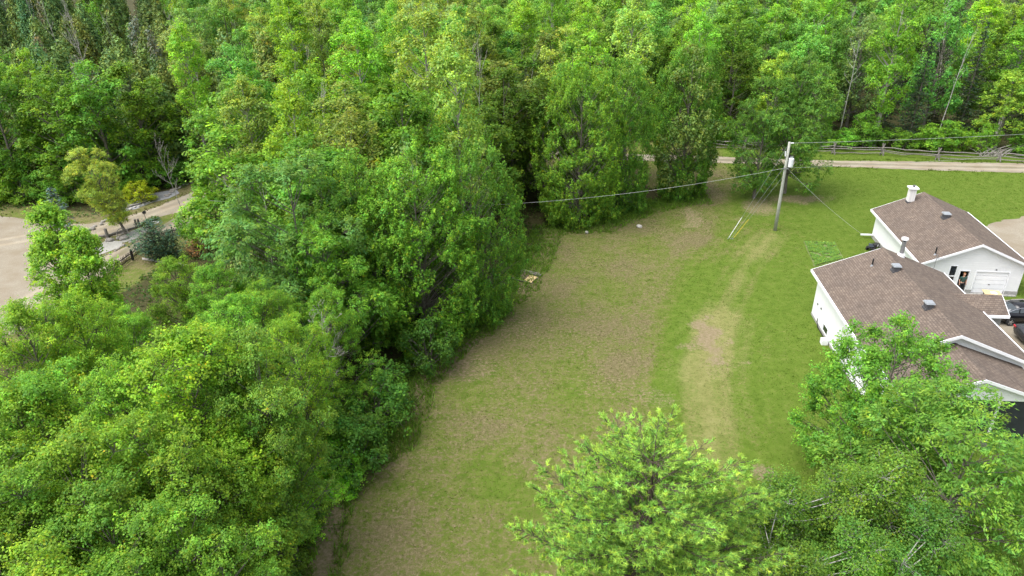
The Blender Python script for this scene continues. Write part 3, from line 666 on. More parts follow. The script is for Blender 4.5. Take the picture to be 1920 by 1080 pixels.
key(0, 0, 2.6, 1.6, JUNIPER, (.038, .076, .036), 'juniper_shrub', 'lower blue green juniper beside the ornamental grass', base=(325, 484))
key(0, 0, 6.4, 1.6, BLUE_SPRUCE, (.07, .11, .09), 'blue_spruce_tree', 'small blue spruce behind the slender bright maple', base=(130, 465))
key(0, 0, 1.6, 1.0, JUNIPER, (.20, .12, .05), 'ornamental_grass', 'rust brown ornamental grass clump beside the juniper', base=(372, 480), cat='grass')

# wood beyond the lanes and the road --------------------------------
def poisson(poly, rfun, seed, maxn):
    r = np.random.RandomState(seed); p = A(poly); out = []
    for _ in range(maxn * 40):
        x, y = r.uniform(p[:, 0].min(), p[:, 0].max()), r.uniform(p[:, 1].min(), p[:, 1].max())
        if abs(x / y) > .80 + 6 / y: continue
        d = rfun(x, y)
        if all((x - a) ** 2 + (y - b) ** 2 > d * d for a, b in out) and sdf(A([x]), A([y]), poly)[0] < -.6: out.append((x, y))
        if len(out) >= maxn: break
    return out
WOOD_FAR = [(-160, 212), (130, 212), (140, 87), (100, 87.5), (70, 89.5), (53, 92.0), (47, 93.5), (39, 94.5), (20, 98.5), (2, 101), (-14, 101.5), (-24, 100), (-33, 92), (-42, 80), (-50, 76.5), (-60, 77), (-85, 79)]
WOOD_MID = [(3, 90), (10, 87), (16, 84), (12, 77), (2, 72), (-3, 60), (-9, 50), (-14, 46), (-19, 50), (-27, 62), (-27, 71), (-28, 80), (-22, 89), (-10, 90)]
KEEP = list(TREES)
def wood(poly, seed, rfun, maxn, zone):
    n = 0
    for x, y in poisson(poly, rfun, seed, maxn):
        if any((x - a) ** 2 + (y - b) ** 2 < (3.0 if R < 4.5 or y > b + 3 and zone == 'far' else 5.6) ** 2 for a, b, R in KEEP): continue
        if not -130 < PX(x, y, 8)[0] < 2050: continue
        pxt, pyt = PX(x, y, 13); u = rt.rand(); n += 1; rz = rt.uniform(0, 6.28); near_edge = zone == 'far' and sdf(A([x]), A([y]), poly)[0] > -5
        if zone == 'far':
            row = 'at the front edge of' if near_edge else 'deep in'
            sec = 'behind the rail fence' if x > 34 else 'behind the roadside ashes' if x > 10 else 'behind the rounded maples' if x > -20 else 'behind the gravel lane'
            where = f'{row} the wood {sec}'
        else: where = 'in the wood between field and gravel lane'
        g = 'trees ' + where
        hs_ = math.exp(rt.normal(0, .10)) * (1.25 if y > 150 else 1)
        if zone == 'far' and pxt < 330:
            if near_edge: kind = 'b' if u < .75 else 'c'
            else: kind = 'c' if u < .55 else 't' if u < .76 else 'd' if u < .88 else 'b'
        elif zone == 'far' and pxt < 620: kind = 'p' if u < .35 else 'b' if u < .72 else 'c' if u < .9 else 'd'
        elif zone == 'far' and pxt > 1780: kind = 's' if u < .58 else 'b' if u < .82 else 'd' if u < .92 else 'p'
        elif zone == 'far' and pxt > 1600: kind = 's' if u < .24 else 'b' if u < .76 else 'd' if u < .88 else 'p'
        else: kind = 'b' if u < .64 else 'p' if u < .86 else 'c' if u < .92 else 'd'
        if kind == 'b':
            lowh = .72 if near_edge and pxt > 1340 else 1
            h = 14.5 * hs_ * lowh; R = rt.uniform(3.0, 4.3) * (.8 if lowh < 1 else 1); v = rt.rand()
            a, col, lab = FARB[rt.randint(6)], *((BRIGHT, 'bright yellow green maple') if v < .45 else (MID, 'mid green maple') if v < .8 else (PALE, 'pale green maple'))
            if -6 < x < 34 and y < 112: col = tuple(c * .58 for c in col)  # shade behind the rounded maples painted into the leaf colour
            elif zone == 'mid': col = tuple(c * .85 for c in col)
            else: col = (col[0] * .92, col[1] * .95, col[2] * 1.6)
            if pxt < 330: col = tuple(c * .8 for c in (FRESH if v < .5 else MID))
            plant(a, x, y, h, R, rz, jit(col, .12), 'pale_maple_tree' if 'pale' in lab else 'maple_tree', f'{lab} {where}', 'tree', g + ', ' + lab)  # trees labelled pale are maples too, sharing the same crowns
        elif kind == 'p':
            plant(POPLAR[rt.randint(3)], x, y, 17.5 * hs_, rt.uniform(2.6, 3.6), rz, jit(tuple(1.12 * c for c in (BRIGHT if rt.rand() < .6 else PALE)), .1), 'poplar_tree', f'tall loose poplar {where}', 'tree', g + ', poplars')
        elif kind == 'c':
            plant(CEDAR[rt.randint(3)], x, y, 13.5 * hs_, rt.uniform(2.1, 3.2), rz, jit(OLIVE, .14), 'cedar_tree', f'olive brown cedar {where}', 'tree', g + ', cedars')
        elif kind == 't':
            plant(THIN[rt.randint(2)], x, y, 13 * hs_, rt.uniform(1.4, 2.2), rz, jit((.14, .165, .11), .12), 'cedar_tree', f'thin half dead grey cedar {where}', 'tree', g + ', thin cedars')
        elif kind == 's':
            plant(SPRUCE[rt.randint(2)], x, y, 13.5 * hs_, rt.uniform(1.8, 2.5), rz, jit((.055, .095, .035), .1), 'spruce_tree', f'dark pointed spruce {where}', 'tree', g + ', spruces')
        else:
            a = (DEAD + WHITE_SNAG[:1])[rt.randint(5)]
            plant(a, x, y, 15 * hs_, rt.uniform(1.8, 2.8) * (a.R / 3.2), rz, MID, 'dead_tree', f'bare grey dead tree {where}', 'tree', g + ', dead trees', lean=(rt.normal(0, .06), rt.normal(0, .06)))
    return n
NF = wood(WOOD_FAR, 3, lambda x, y: 4.0 if y < 105 else 4.6 if y < 130 else 5.8 if y < 160 else 7.2, 1000, 'far')
NM = wood(WOOD_MID, 4, lambda x, y: 3.9, 120, 'mid')
# shrubs along the far edges
for i in range(46):
    t = i / 45; p = np.interp(t, [0, .25, .4, 1], [-60, -36, 20, 72]), 0
    x = p[0] + rt.normal(0, .6); y = np.interp(x, [-60, -50, -42, -33, -24, -14, 2, 20, 39, 47, 53, 70, 100], [77.5, 77, 80.5, 92, 100.3, 101.5, 101, 98.3, 94.4, 93.3, 91.8, 89.2, 87.2]) - .6 + rt.uniform(0, 1.8)
    if rt.rand() < .2: continue
    plant(SHRUB[rt.randint(3)], x, y, rt.uniform(2, 4.2), rt.uniform(1.4, 2.3), rt.uniform(0, 6.28), jit(FRESH if rt.rand() < .5 else MID), 'shrub', 'leafy shrub at the foot of the wood along lane and road', 'shrub', 'shrubs along the far wood edge')
# low undergrowth that nobody could count
ru = np.random.RandomState(9); N = 52000
x, y = ru.uniform(-62, 75, N), ru.uniform(12, 104, N)
fe_poly = [tuple(p) for p in FIELD_EDGE] + [(-10, 0), (-160, 0), (-160, 110), (0, 110), (4, 88)]
ok = ((sdf(x, y, fe_poly) < -.3) | ((y > 94) & (sdf(x, y, WOOD_FAR) < .8))) & (sdf(x, y, LANE) > 1.2) & (sdf(x, y, ISLAND) > .3) & (sdf(x, y, ROAD) > 2.2) & (np.abs(x / y) < .84) & (fbm(x, y, 3) > .40)
ok &= (sdf(x, y, GREY_BED) > .5) & (line_d(x, y, gp([(170, 548), (300, 470), (380, 460)])) > 2.2)
x, y = x[ok], y[ok]; K = 3; n = len(x); hgt = .15 + 1.0 * np.clip(fbm(x, y, 2.2) - .3, 0, 1)
P = np.stack([np.repeat(x, K), np.repeat(y, K), np.repeat(hgt, K) * ru.rand(n * K) + .05], 1) + ru.normal(0, .12, (n * K, 3)) * A([1, 1, .2]); P[:, 2] = np.maximum(P[:, 2], .04)
v, f, c = leaves(ru, P, A([0, 0, 1.]) + ru.normal(0, .5, P.shape), .26 * ru.uniform(.6, 1.3, n * K), .17 * ru.uniform(.6, 1.3, n * K), colvar(ru, n, K))
o = tag(link('undergrowth', mesh('undergrowth', v, f, LEAF, c)), 'low leafy undergrowth on the floor of the wood', 'plants', kind='stuff'); o.color = (.05, .115, .014, 1)

# leafy weeds fringing the field
rw = np.random.RandomState(12); FEa = A(FIELD_EDGE); dd = np.r_[0, np.cumsum(np.linalg.norm(np.diff(FEa, axis=0), axis=1))]
s_ = rw.uniform(0, dd[-1] * .86, 3600); x = np.interp(s_, dd, FEa[:, 0]) + rw.normal(-.35, .55, 3600); y = np.interp(s_, dd, FEa[:, 1]) + rw.normal(.1, .5, 3600)
ok = fbm(x, y, 2.5) > .40; x, y = x[ok], y[ok]; n = len(x); K = 5; hh = .08 + .55 * np.clip(fbm(x, y, 1.3) - .25, 0, 1)
P = np.stack([np.repeat(x, K), np.repeat(y, K), np.repeat(hh, K) * rw.rand(n * K) + .03], 1) + rw.normal(0, .12, (n * K, 3)) * A([1, 1, .1]); P[:, 2] = np.maximum(P[:, 2], .03)
v, f, c = leaves(rw, P, A([0, 0, 1.]) + rw.normal(0, .5, P.shape), .17 * rw.uniform(.6, 1.3, n * K), .10 * rw.uniform(.6, 1.3, n * K), colvar(rw, n, K))
o = tag(link('weed_fringe', mesh('weed_fringe', v, f, LEAF, c)), 'fresh green leafy weeds fringing the field', 'plants', kind='stuff'); o.color = (.11, .225, .022, 1)

# ------------------------------------------------------------------ building materials
def shingle(name, along='y'):
    m, n, l, b = mat(name); co = coords(n); sp = n.new('ShaderNodeSeparateXYZ'); l.new(co, sp.inputs[0]); cb = n.new('ShaderNodeCombineXYZ')
    a, c = ('Y', 'X') if along == 'y' else ('X', 'Y')
    l.new(sp.outputs[a], cb.inputs[0]); l.new(sp.outputs[c], cb.inputs[1])
    br = n.new('ShaderNodeTexBrick'); l.new(cb.outputs[0], br.inputs['Vector'])
    br.inputs['Scale'].default_value = 1; br.inputs['Brick Width'].default_value = .26; br.inputs['Row Height'].default_value = .145
    br.inputs['Mortar Size'].default_value = .014; br.inputs['Bias'].default_value = -.1
    br.inputs['Color1'].default_value = (.125, .100, .083, 1); br.inputs['Color2'].default_value = (.178, .145, .120, 1); br.inputs['Mortar'].default_value = (.080, .063, .053, 1)
    nz = noise(n, l, co, 1.1, 4); n2 = noise(n, l, co, 40, 2)
    c1 = mixc(n, l, .55, br.outputs[0], ramp(n, l, nz, [(.3, (.72, .72, .74)), (.7, (1.2, 1.15, 1.1))]), 'MULTIPLY')
    c1 = mixc(n, l, .5, c1, ramp(n, l, n2, [(.3, (.7, .7, .7)), (.7, (1.25, 1.25, 1.25))]), 'MULTIPLY')
    l.new(c1, b.inputs['Base Color']); b.inputs['Roughness'].default_value = .95; b.inputs['Specular IOR Level'].default_value = .15
    bump(n, l, b, br.outputs['Fac'], -.6, .02); return m
SHY, SHX = shingle('shingle_roof', 'y'), shingle('shingle_porch_roof', 'x')
def siding(name, col, pitch=.2, vertical=False):
    m, n, l, b = mat(name); co = coords(n); w = n.new('ShaderNodeTexWave'); w.wave_profile = 'SAW'
    w.bands_direction = 'X' if vertical else 'Z'; w.inputs['Scale'].default_value = 2 * math.pi / 20 / pitch; l.new(co, w.inputs[0])
    nz = noise(n, l, co, 2.2, 4); l.new(mixc(n, l, .35, col, ramp(n, l, nz, [(.3, tuple(c * .82 for c in col)), (.7, col)])), b.inputs['Base Color'])
    b.inputs['Roughness'].default_value = .5; b.inputs['Specular IOR Level'].default_value = .3; bump(n, l, b, w.outputs['Fac'], .5, .03); return m
WHITE_SIDING = siding('white_siding', (.78, .79, .80)); STUCCO = simple('white_wall_paint', (.80, .815, .83), (.75, .765, .78), 1.5, .7)
TRIM = simple('white_trim', (.80, .81, .83), (.74, .75, .77), 2, .5); CONC = simple('concrete', (.24, .24, .23), (.36, .35, .33), 5, .9, bmp=.3)
DARK = simple('dark_metal', (.02, .02, .022), (.035, .035, .035), 4, .5, .3); GALV = simple('galvanised_metal', (.42, .43, .45), (.30, .31, .33), 6, .4, .7)
VENT = simple('vent_metal', (.10, .10, .11), (.15, .15, .16), 5, .5, .4); VENT_TOP = simple('vent_cap_metal', (.36, .38, .40), (.28, .30, .32), 5, .45, .4)
GLASS = simple('window_glass', (.012, .015, .018), (.03, .035, .04), 2, .08, spec=.8); WOOD_GREY = bark('weathered_wood', (.13, .12, .108), (.27, .25, .225), 4)
WOOD_NEW = simple('fresh_lumber', (.55, .40, .20), (.66, .50, .28), 8, .7); BLACK_WOOD = simple('black_painted_wood', (.012, .011, .010), (.03, .027, .024), 10, .7)
GREY_BOARD = siding('grey_boards', (.22, .22, .21), .14, True); NIGHT = simple('dark_screen', (.02, .022, .03), (.035, .04, .05), 3, .4)
m_, n_, l_, b_ = mat('white_brick'); _b = n_.new('ShaderNodeTexBrick'); l_.new(coords(n_), _b.inputs[0]); _b.inputs['Scale'].default_value = 1
_b.inputs['Brick Width'].default_value = .22; _b.inputs['Row Height'].default_value = .075; _b.inputs['Mortar Size'].default_value = .008
for k_, c_ in (('Color1', (.78, .76, .74, 1)), ('Color2', (.66, .64, .62, 1)), ('Mortar', (.45, .44, .42, 1))): _b.inputs[k_].default_value = c_
l_.new(_b.outputs[0], b_.inputs['Base Color']); b_.inputs['Roughness'].default_value = .8; BRICK_W = m_

def gable_roof(parent, hw, ze, zr, y0, y1, material, th=.13, name='roof'):
    """two slopes, ridge along local y; returns the roof part"""
    m = MB()
    for s in (-1, 1):
        a, b = (s * hw, ze), (0, zr)
        m.hexa([(a[0], y0, a[1] - th), (a[0], y1, a[1] - th), (b[0], y1, b[1] - th), (b[0], y0, b[1] - th)], [(a[0], y0, a[1]), (a[0], y1, a[1]), (b[0], y1, b[1]), (b[0], y0, b[1])])
    r = m.build(name, material, parent)
    for s in (-1, 1):     # eave fascia / gutter and rakes
        MB().box(s * hw - (.0 if s > 0 else .10), s * hw + (.10 if s > 0 else 0), y0 - .02, y1 + .02, ze - th - .07, ze - .015).build('gutter', TRIM, r)
        sl = (zr - ze) / hw
        for y, d in ((y0, -.05), (y1, .05)):
            ya, yb = sorted((y, y + d)); p = [(s * (hw + .02), ze - .20), (0, zr - .20), (0, zr - .012), (s * (hw + .02), ze - .012)]
            MB().prism(p, 'y', ya, yb).build('rake_board', TRIM, r)
    c = MB(); n = int((y1 - y0) / .3)
    for i in range(n):
        ya = y0 + (y1 - y0) * i / n; yb = ya + (y1 - y0) / n * .97; sl = (zr - ze) / hw
        c.hexa([(-.17, ya, zr - .17 * sl + .004), (-.17, yb, zr - .17 * sl + .004), (0, yb, zr + .004), (0, ya, zr + .004)], [(-.17, ya, zr - .17 * sl + .018), (-.17, yb, zr - .17 * sl + .03), (0, yb, zr + .03), (0, ya, zr + .018)])
        c.hexa([(0, ya, zr + .004), (0, yb, zr + .004), (.17, yb, zr - .17 * sl + .004), (.17, ya, zr - .17 * sl + .004)], [(0, ya, zr + .018), (0, yb, zr + .03), (.17, yb, zr - .17 * sl + .03), (.17, ya, zr - .17 * sl + .018)])
    c.build('ridge_cap', SHX, r); return r
def roof_vent(parent, x, y, z, s=1.0):
    v = MB().box(-.27 * s, .27 * s, -.27 * s, .27 * s, -.25, .04).build('roof_vent', VENT, parent, (x, y, z))
    MB().box(-.21 * s, .21 * s, -.21 * s, .21 * s, .04, .36).build('vent_body', VENT, v)
    for k in range(3): MB().box(-.225 * s, .225 * s, -.225 * s, .225 * s, .10 + .09 * k, .125 + .09 * k).build('louvre', VENT, v)
    MB().hexa([(-.29 * s, -.29 * s, .36), (.29 * s, -.29 * s, .36), (.29 * s, .29 * s, .36), (-.29 * s, .29 * s, .36)], [(-.24 * s, -.24 * s, .45), (.24 * s, -.24 * s, .45), (.24 * s, .24 * s, .45), (-.24 * s, .24 * s, .45)]).build('vent_cap', VENT_TOP, v)
def pipe(parent, x, y, z, h, r=.055, m=None, name='vent_pipe'):
    p = MB().tube([(0, 0, -.2), (0, 0, h * .5), (0, 0, h)], r, 10).build(name, m or DARK, parent, (x, y, z))
    MB().tube([(0, 0, -.06), (0, 0, .05), (0, 0, .09)], [r * 2.4, r * 1.5, r * 1.15], 10).build('flashing', GALV, p); return p
def window(parent, axis_, c, w, h, z, sgn, panes=2, depth=.05):
    """window on a wall: axis_ 'x' = wall with normal along x"""
    def bx(a0, a1, z0, z1, d0, d1):
        d0, d1 = sorted((c[0] + sgn * d0, c[0] + sgn * d1)); a0, a1 = c[1] + a0, c[1] + a1
        return MB().box(d0, d1, a0, a1, z0, z1) if axis_ == 'x' else MB().box(a0, a1, d0, d1, z0, z1)
    wd = bx(-w / 2 - .06, w / 2 + .06, z + h, z + h + .06, 0, depth)
    for a, b, e, f in ((-w / 2 - .06, -w / 2, z - .06, z + h), (w / 2, w / 2 + .06, z - .06, z + h), (-w / 2, w / 2, z - .06, z)):
        q = bx(a, b, e, f, 0, depth); wd.add(q.v, q.f)
    o = wd.build('window', TRIM, parent)
    for i in range(panes):
        a0 = -w / 2 + w * i / panes + (.025 if i else 0); bx(a0, -w / 2 + w * (i + 1) / panes - (.025 if i < panes - 1 else 0), z, z + h, .004, .02).build('pane', GLASS, o)
    return o

# ------------------------------------------------------------------ main house
HS = empty('house', (27.8, 48.86, 0), -.096, 'white bungalow with brown shingle roof beside the field', 'house')
hw, ze, zr, L = 4.79, 3.72, 5.66, 12.7; sl = (zr - ze) / hw; wx = 4.34
def pent(x, z_e, z_r, y0, y1, m): return m.prism([(-x, 0), (x, 0), (x, z_e), (0, z_r), (-x, z_e)], 'y', y0, y1)
mw = pent(wx, ze + .45 * sl - .15, zr - .15, -L + .45, -.4, MB()); mw.build('wall', STUCCO, HS)
gable_roof(HS, hw, ze, zr, -L, 0, SHY)
MB().box(-wx - .03, wx + .03, -L + .42, -.37, -.1, .18).build('foundation', CONC, HS)
window(HS, 'x', (-wx, -3.8), .95, .5, .36, -1)
for y, z in ((-2.37, 2.93), (-2.84, 2.94), (-1.36, 1.44), (-2.21, 1.51)): MB().box(-wx - .06, -wx + .02, y - .07, y + .07, z - .06, z + .06).build('wall_vent', VENT, HS, bevel=.01)
MB().box(-wx - .55, -wx - .1, -5.05, -4.6, 0, .42).build('meter_box', TRIM, HS, bevel=.02)
MB().tube([(-wx - .04, -1.95, .5), (-wx - .05, -2.0, .25), (-wx - .12, -2.5, .06), (-wx - .10, -4.4, .05)], .03, 6).build('cable', DARK, HS)
roof_vent(HS, -.4, -3.61, zr - .4 * sl); roof_vent(HS, -.42, -9.06, zr - .42 * sl)
pipe(HS, -1.38, -2.06, zr - 1.38 * sl, .55)
ch = MB().tube([(0, 0, -.3), (0, 0, .62), (0, 0, 1.2)], .15, 14).build('flue', GALV, HS, (1.26, -.35, zr - 1.26 * sl), smooth=False)
MB().tube([(0, 0, -.25), (0, 0, .16), (0, 0, .24)], [.3, .26, .17], 14).build('flue_collar', TRIM, ch)
MB().tube([(0, 0, 1.2), (0, 0, 1.28), (0, 0, 1.34)], [.10, .10, .10], 12).build('flue_neck', DARK, ch)
MB().tube([(0, 0, 1.34), (0, 0, 1.46), (0, 0, 1.52)], [.25, .24, .10], 14).build('flue_cap', TRIM, ch)
an = MB().tube([(0, 0, -.15), (0, 0, .6), (0, 0, 1.25)], .022, 6).build('antenna_mast', GALV, HS, (3.79, -.45, zr - 3.79 * sl))
MB().tube([(-.1, 0, .95), (.55, .05, .95)], .014, 5).build('antenna_boom', GALV, an)
for k in range(4): MB().tube([(.05 + .14 * k, -.25, .95), (.05 + .14 * k, .25, .95)], .009, 5).build('antenna_element', GALV, an)
# lower gabled porch on the near end
XW, XE, XR, Y1 = 4.2, 3.36, 4.85, -16.1
gable_roof(HS, XW, XE, XR, Y1, -L + .43, SHY, name='porch_roof')
MB().prism([(-3.9, 3.30), (3.9, 3.30), (3.9, 3.34), (0, XR - .15), (-3.9, 3.34)], 'y', Y1 + .22, Y1 + .34).build('porch_gable', WHITE_SIDING, HS)
for x in (-3.75, -1.3, 1.3, 3.75): MB().box(x - .07, x + .07, Y1 + .24, Y1 + .38, .4, 3.3).build('porch_post', TRIM, HS)
MB().box(-3.9, 3.9, Y1 + .2, -L + .4, 0, .4).build('porch_deck', WOOD_GREY, HS)
for i, (a, b) in enumerate(((-3.68, -1.37), (-1.23, 1.23), (1.37, 3.68))): MB().box(a, b, Y1 + .29, Y1 + .31, .4, 3.3).build('porch_screen', NIGHT, HS)
for s in (-1, 1): MB().box(s * 3.85 - .05, s * 3.85 + .05, Y1 + .40, -L + .42, .4, 3.3).build('porch_side_wall', STUCCO, HS)
# side entry roof, ridge along x
m = MB(); x0, x1, yr, z0, z1, dy = 2.2, 6.45, -4.8, 3.58, 4.40, 1.45
for s in (-1, 1): m.hexa([(x0, yr + s * dy, z0 - .12), (x1, yr + s * dy, z0 - .12), (x1, yr, z1 - .12), (x0, yr, z1 - .12)], [(x0, yr + s * dy, z0), (x1, yr + s * dy, z0), (x1, yr, z1), (x0, yr, z1)])
er = m.build('entry_roof', SHX, HS)
MB().box(4.7, x1 + .03, yr - dy - .09, yr - dy, z0 - .2, z0 - .01).build('gutter', TRIM, er)
MB().prism([(yr - dy, z0 - .2), (yr, z1 - .2), (yr, z1 - .01), (yr - dy, z0 - .01)], 'x', x1, x1 + .05).build('rake_board', TRIM, er)
MB().prism([(yr + dy, z0 - .2), (yr, z1 - .2), (yr, z1 - .01), (yr + dy, z0 - .01)], 'x', x1, x1 + .05).build('rake_board', TRIM, er)
MB().box(wx, 6.2, yr - 1.2, yr + 1.2, 0, 3.5).build('entry_wall', GREY_BOARD, HS)
MB().box(6.2, 6.24, yr - .5, yr + .5, .1, 2.2).build('entry_door', TRIM, HS)

# ------------------------------------------------------------------ garage
GA = empty('garage', (38.78, 63.62, 0), -.128, 'white garage with brown roof, white chimney and open side door', 'garage')
gw2, ge, gr, gL, gx2 = 4.28, 2.71, 4.56, 12.16, 3.88; sl2 = (gr - ge) / gw2; FY = -gL + .4
gable_roof(GA, gw2, ge, gr, -gL, 0, SHY)
zt = ge + .4 * sl2 - .15
MB().box(-gx2, -gx2 + .14, FY, -.4, .35, zt).build('wall', STUCCO, GA); MB().box(gx2 - .14, gx2, FY, -.4, .35, zt).build('wall', WHITE_SIDING, GA)
MB().prism([(-gx2 + .14, .35), (gx2 - .14, .35), (gx2 - .14, zt), (0, gr - .15), (-gx2 + .14, zt)], 'y', -.54, -.4).build('wall', WHITE_SIDING, GA)
fw = MB(); a0, a1 = FY + .003, FY + .14; xl, xr = -gx2 + .14, gx2 - .14
for (xa, xb, za, zb) in ((xl, -1.70, .35, 2.42), (-1.22, -.87, .35, 2.42), (-1.70, -1.22, .35, .55), (-.87, -.17, 2.0, 2.42), (-.17, .38, .35, 2.42), (.38, 2.86, 2.0, 2.42), (2.86, xr, .35, 2.42)):
    fw.box(xa, xb, a0, a1, za, zb)
fw.prism([(xl, 2.42), (xr, 2.42), (xr, zt), (0, gr - .15), (xl, zt)], 'y', a0, a1); fw.build('front_wall', WHITE_SIDING, GA)
for (xa, xb) in ((-gx2 - .03, -.9), (-.14, .36), (2.88, gx2 + .03)): MB().box(xa, xb, FY - .04, FY + .15, -.05, .345).build('foundation', CONC, GA)
MB().box(-gx2 - .03, -gx2 + .14, FY + .15, -.4, -.05, .345).build('foundation', CONC, GA); MB().box(gx2 - .14, gx2 + .03, FY + .15, -.4, -.05, .345).build('foundation', CONC, GA)
MB().box(-gx2 + .14, gx2 - .14, FY - .3, -.54, -.05, .06).build('floor_slab', CONC, GA)
sd_w = MB().box(-1.70, -1.22, FY + .05, FY + .07, .55, 2.42).build('side_window', GLASS, GA)
for q in ((-1.76, -1.70, .5, 2.46), (-1.22, -1.16, .5, 2.46), (-1.70, -1.22, 2.42, 2.47), (-1.70, -1.22, 1.48, 1.53)): MB().box(q[0], q[1], FY - .03, FY + .06, q[2], q[3]).build('window_frame', TRIM, sd_w)
for q in ((-.94, -.87, .06, 2.07), (-.17, -.10, .06, 2.07), (-.87, -.17, 2.0, 2.07)): MB().box(q[0], q[1], FY - .03, FY + .02, q[2], q[3]).build('door_frame', TRIM, GA)
MB().box(-.86, -.81, FY + .16, FY + .85, .07, 1.98).build('open_door', TRIM, GA)
gd_ = MB().box(.31, .38, FY - .03, FY + .02, .06, 2.07).box(2.86, 2.93, FY - .03, FY + .02, .06, 2.07).box(.38, 2.86, FY - .03, FY + .02, 2.0, 2.07).build('garage_door', TRIM, GA)
for i in range(5): MB().box(.39, 2.85, FY + .08, FY + .12, .07 + i * .386, .07 + (i + 1) * .386 - .022).build('door_panel', TRIM, gd_, bevel=.008)
MB().box(1.55, 1.68, FY + .05, FY + .08, .80, .86).build('handle', DARK, gd_)
MB().box(1.72, 1.82, FY - .05, FY, 2.16, 2.28).build('wall_lamp', GALV, GA)
roof_vent(GA, -.4, -6.07, gr - .4 * sl2, 1.1); pipe(GA, -3.03, -11.5, gr - 3.03 * sl2, .65)
c = MB().box(-.27, .27, -.27, .27, -.5, 1.25).build('chimney', BRICK_W, GA, (-1.42, -.89, gr - 1.42 * sl2))
MB().box(-.40, .40, -.40, .40, 1.25, 1.37).build('chimney_cap', TRIM, c); MB().box(-.31, .31, -.31, .31, -.2, .02).build('flashing', VENT, c)
MB().tube([(.05, 0, 1.37), (.05, 0, 1.55)], .11, 10).build('chimney_pot', VENT, c)
MB().box(-gx2 - 1.15, -gx2 - .02, -.75, -.60, .28, .40).build('downspout', TRIM, GA)

# ------------------------------------------------------------------ utility pole and wires
POLE = bark('pole_wood', (.26, .27, .23), (.40, .41, .36), 6); pb = G(1453, 432); ptop = 8.95
UPOLE = empty('utility_pole', (pb.x, pb.y, 0), 0, 'weathered wooden utility pole carrying a white transformer', 'utility pole')
MB().tube([(0, 0, -.3), (0, 0, 3), (0, 0, 6), (0, 0, ptop)], [.17, .155, .135, .115], 12).build('shaft', POLE, UPOLE, smooth=True)
WHITE_M = simple('transformer_paint', (.72, .74, .76), (.62, .64, .66), 3, .4)
tr = MB().tube([(0, 0, 0), (0, 0, .04), (0, 0, .82), (0, 0, .88)], [.20, .24, .24, .18], 16).build('transformer', WHITE_M, UPOLE, (.40, -.1, 6.55), smooth=False)
for a in (-.09, .09): MB().tube([(a, 0, .86), (a, 0, .95), (a, 0, 1.0), (a, 0, 1.08)], [.05, .03, .05, .02], 8).build('bushing', GALV, tr)
MB().box(-.28, -.1, -.05, .05, .2, .6).build('bracket', GALV, tr)
ins = MB().tube([(.1, 0, ptop - .12), (.42, .02, ptop - .12)], [.06, .05], 8).build('insulator', TRIM, UPOLE)
cut = MB().tube([(-.2, -.05, 7.6), (-.26, -.05, 8.05)], [.06, .05], 8).build('fuse_cutout', TRIM, UPOLE)
MB().tube([(-.23, -.05, 7.9), (-.05, 0, 8.2)], .02, 6).build('bracket', GALV, cut)
MB().box(-.24, .24, -.16, -.11, 6.35, 6.47).build('service_bracket', GALV, UPOLE)
WIRE = simple('aluminium_wire', (.50, .50, .49), (.40, .40, .39), 4, .45, .3); PX0 = (pb.x, pb.y)
def wire(name, a, b, sag, r, label, m=WIRE, n=24, cat='wire'):
    t = np.linspace(0, 1, n)[:, None]; P = A(a) * (1 - t) + A(b) * t; P[:, 2] -= sag * 4 * (t * (1 - t))[:, 0]
    v, f = tube_arr(P, r, 5); return tag(link(name, mesh(name, v, f, m)), label, cat)
at = lambda dx, dy, z: (pb.x + dx, pb.y + dy, z)
wire('overhead_wire', at(.42, .02, ptop - .12), (pb.x + 60, pb.y + 8.3, ptop + .1), .55, .015, 'high wire running from the pole top along the road')
wire('overhead_wire', at(.24, 0, 6.42), (pb.x + 60, pb.y + 9.5, 6.9), .6, .010, 'lower thin wire running from below the transformer towards the road')
wire('overhead_wire', at(-.24, -.1, 6.42), (-27, 60.0, 6.2), 2.0, .013, 'twisted cable running from the pole into the maples')
wire('service_wire', at(.2, -.12, 6.38), tuple(GA.matrix_basis @ Vector((-gx2 - 1.1, -.68, .42))), .25, .012, 'service cable dropping from the pole to the garage corner')
anc = G(1365, 448)
YEL = simple('yellow_plastic', (.50, .38, .03), (.42, .32, .03), 3, .5)
for z, dx, guard, lab in ((8.6, 0, TRIM, 'guy wire with white guard from the pole top'), (6.6, .25, None, 'bare guy wire from below the transformer'), (5.6, .45, YEL, 'guy wire with yellow guard from the middle of the pole')):
    e = empty('guy_wire', (anc.x + dx, anc.y - .1 * dx, 0), 0, lab, 'wire'); a, b = A([0, 0, 0.]), A([pb.x - anc.x - dx - .1, pb.y - anc.y, z])
    MB().tube([a, (a + b) / 2, b], .008, 5).build('cable', GALV, e)
    if guard:
        u = b / np.linalg.norm(b); MB().tube([u * .15, u * 1.4, u * 2.4], .022, 8).build('guard', guard, e)
    MB().tube([(0, 0, -.05), (0, 0, .05)], .06, 6).build('anchor', GALV, e)

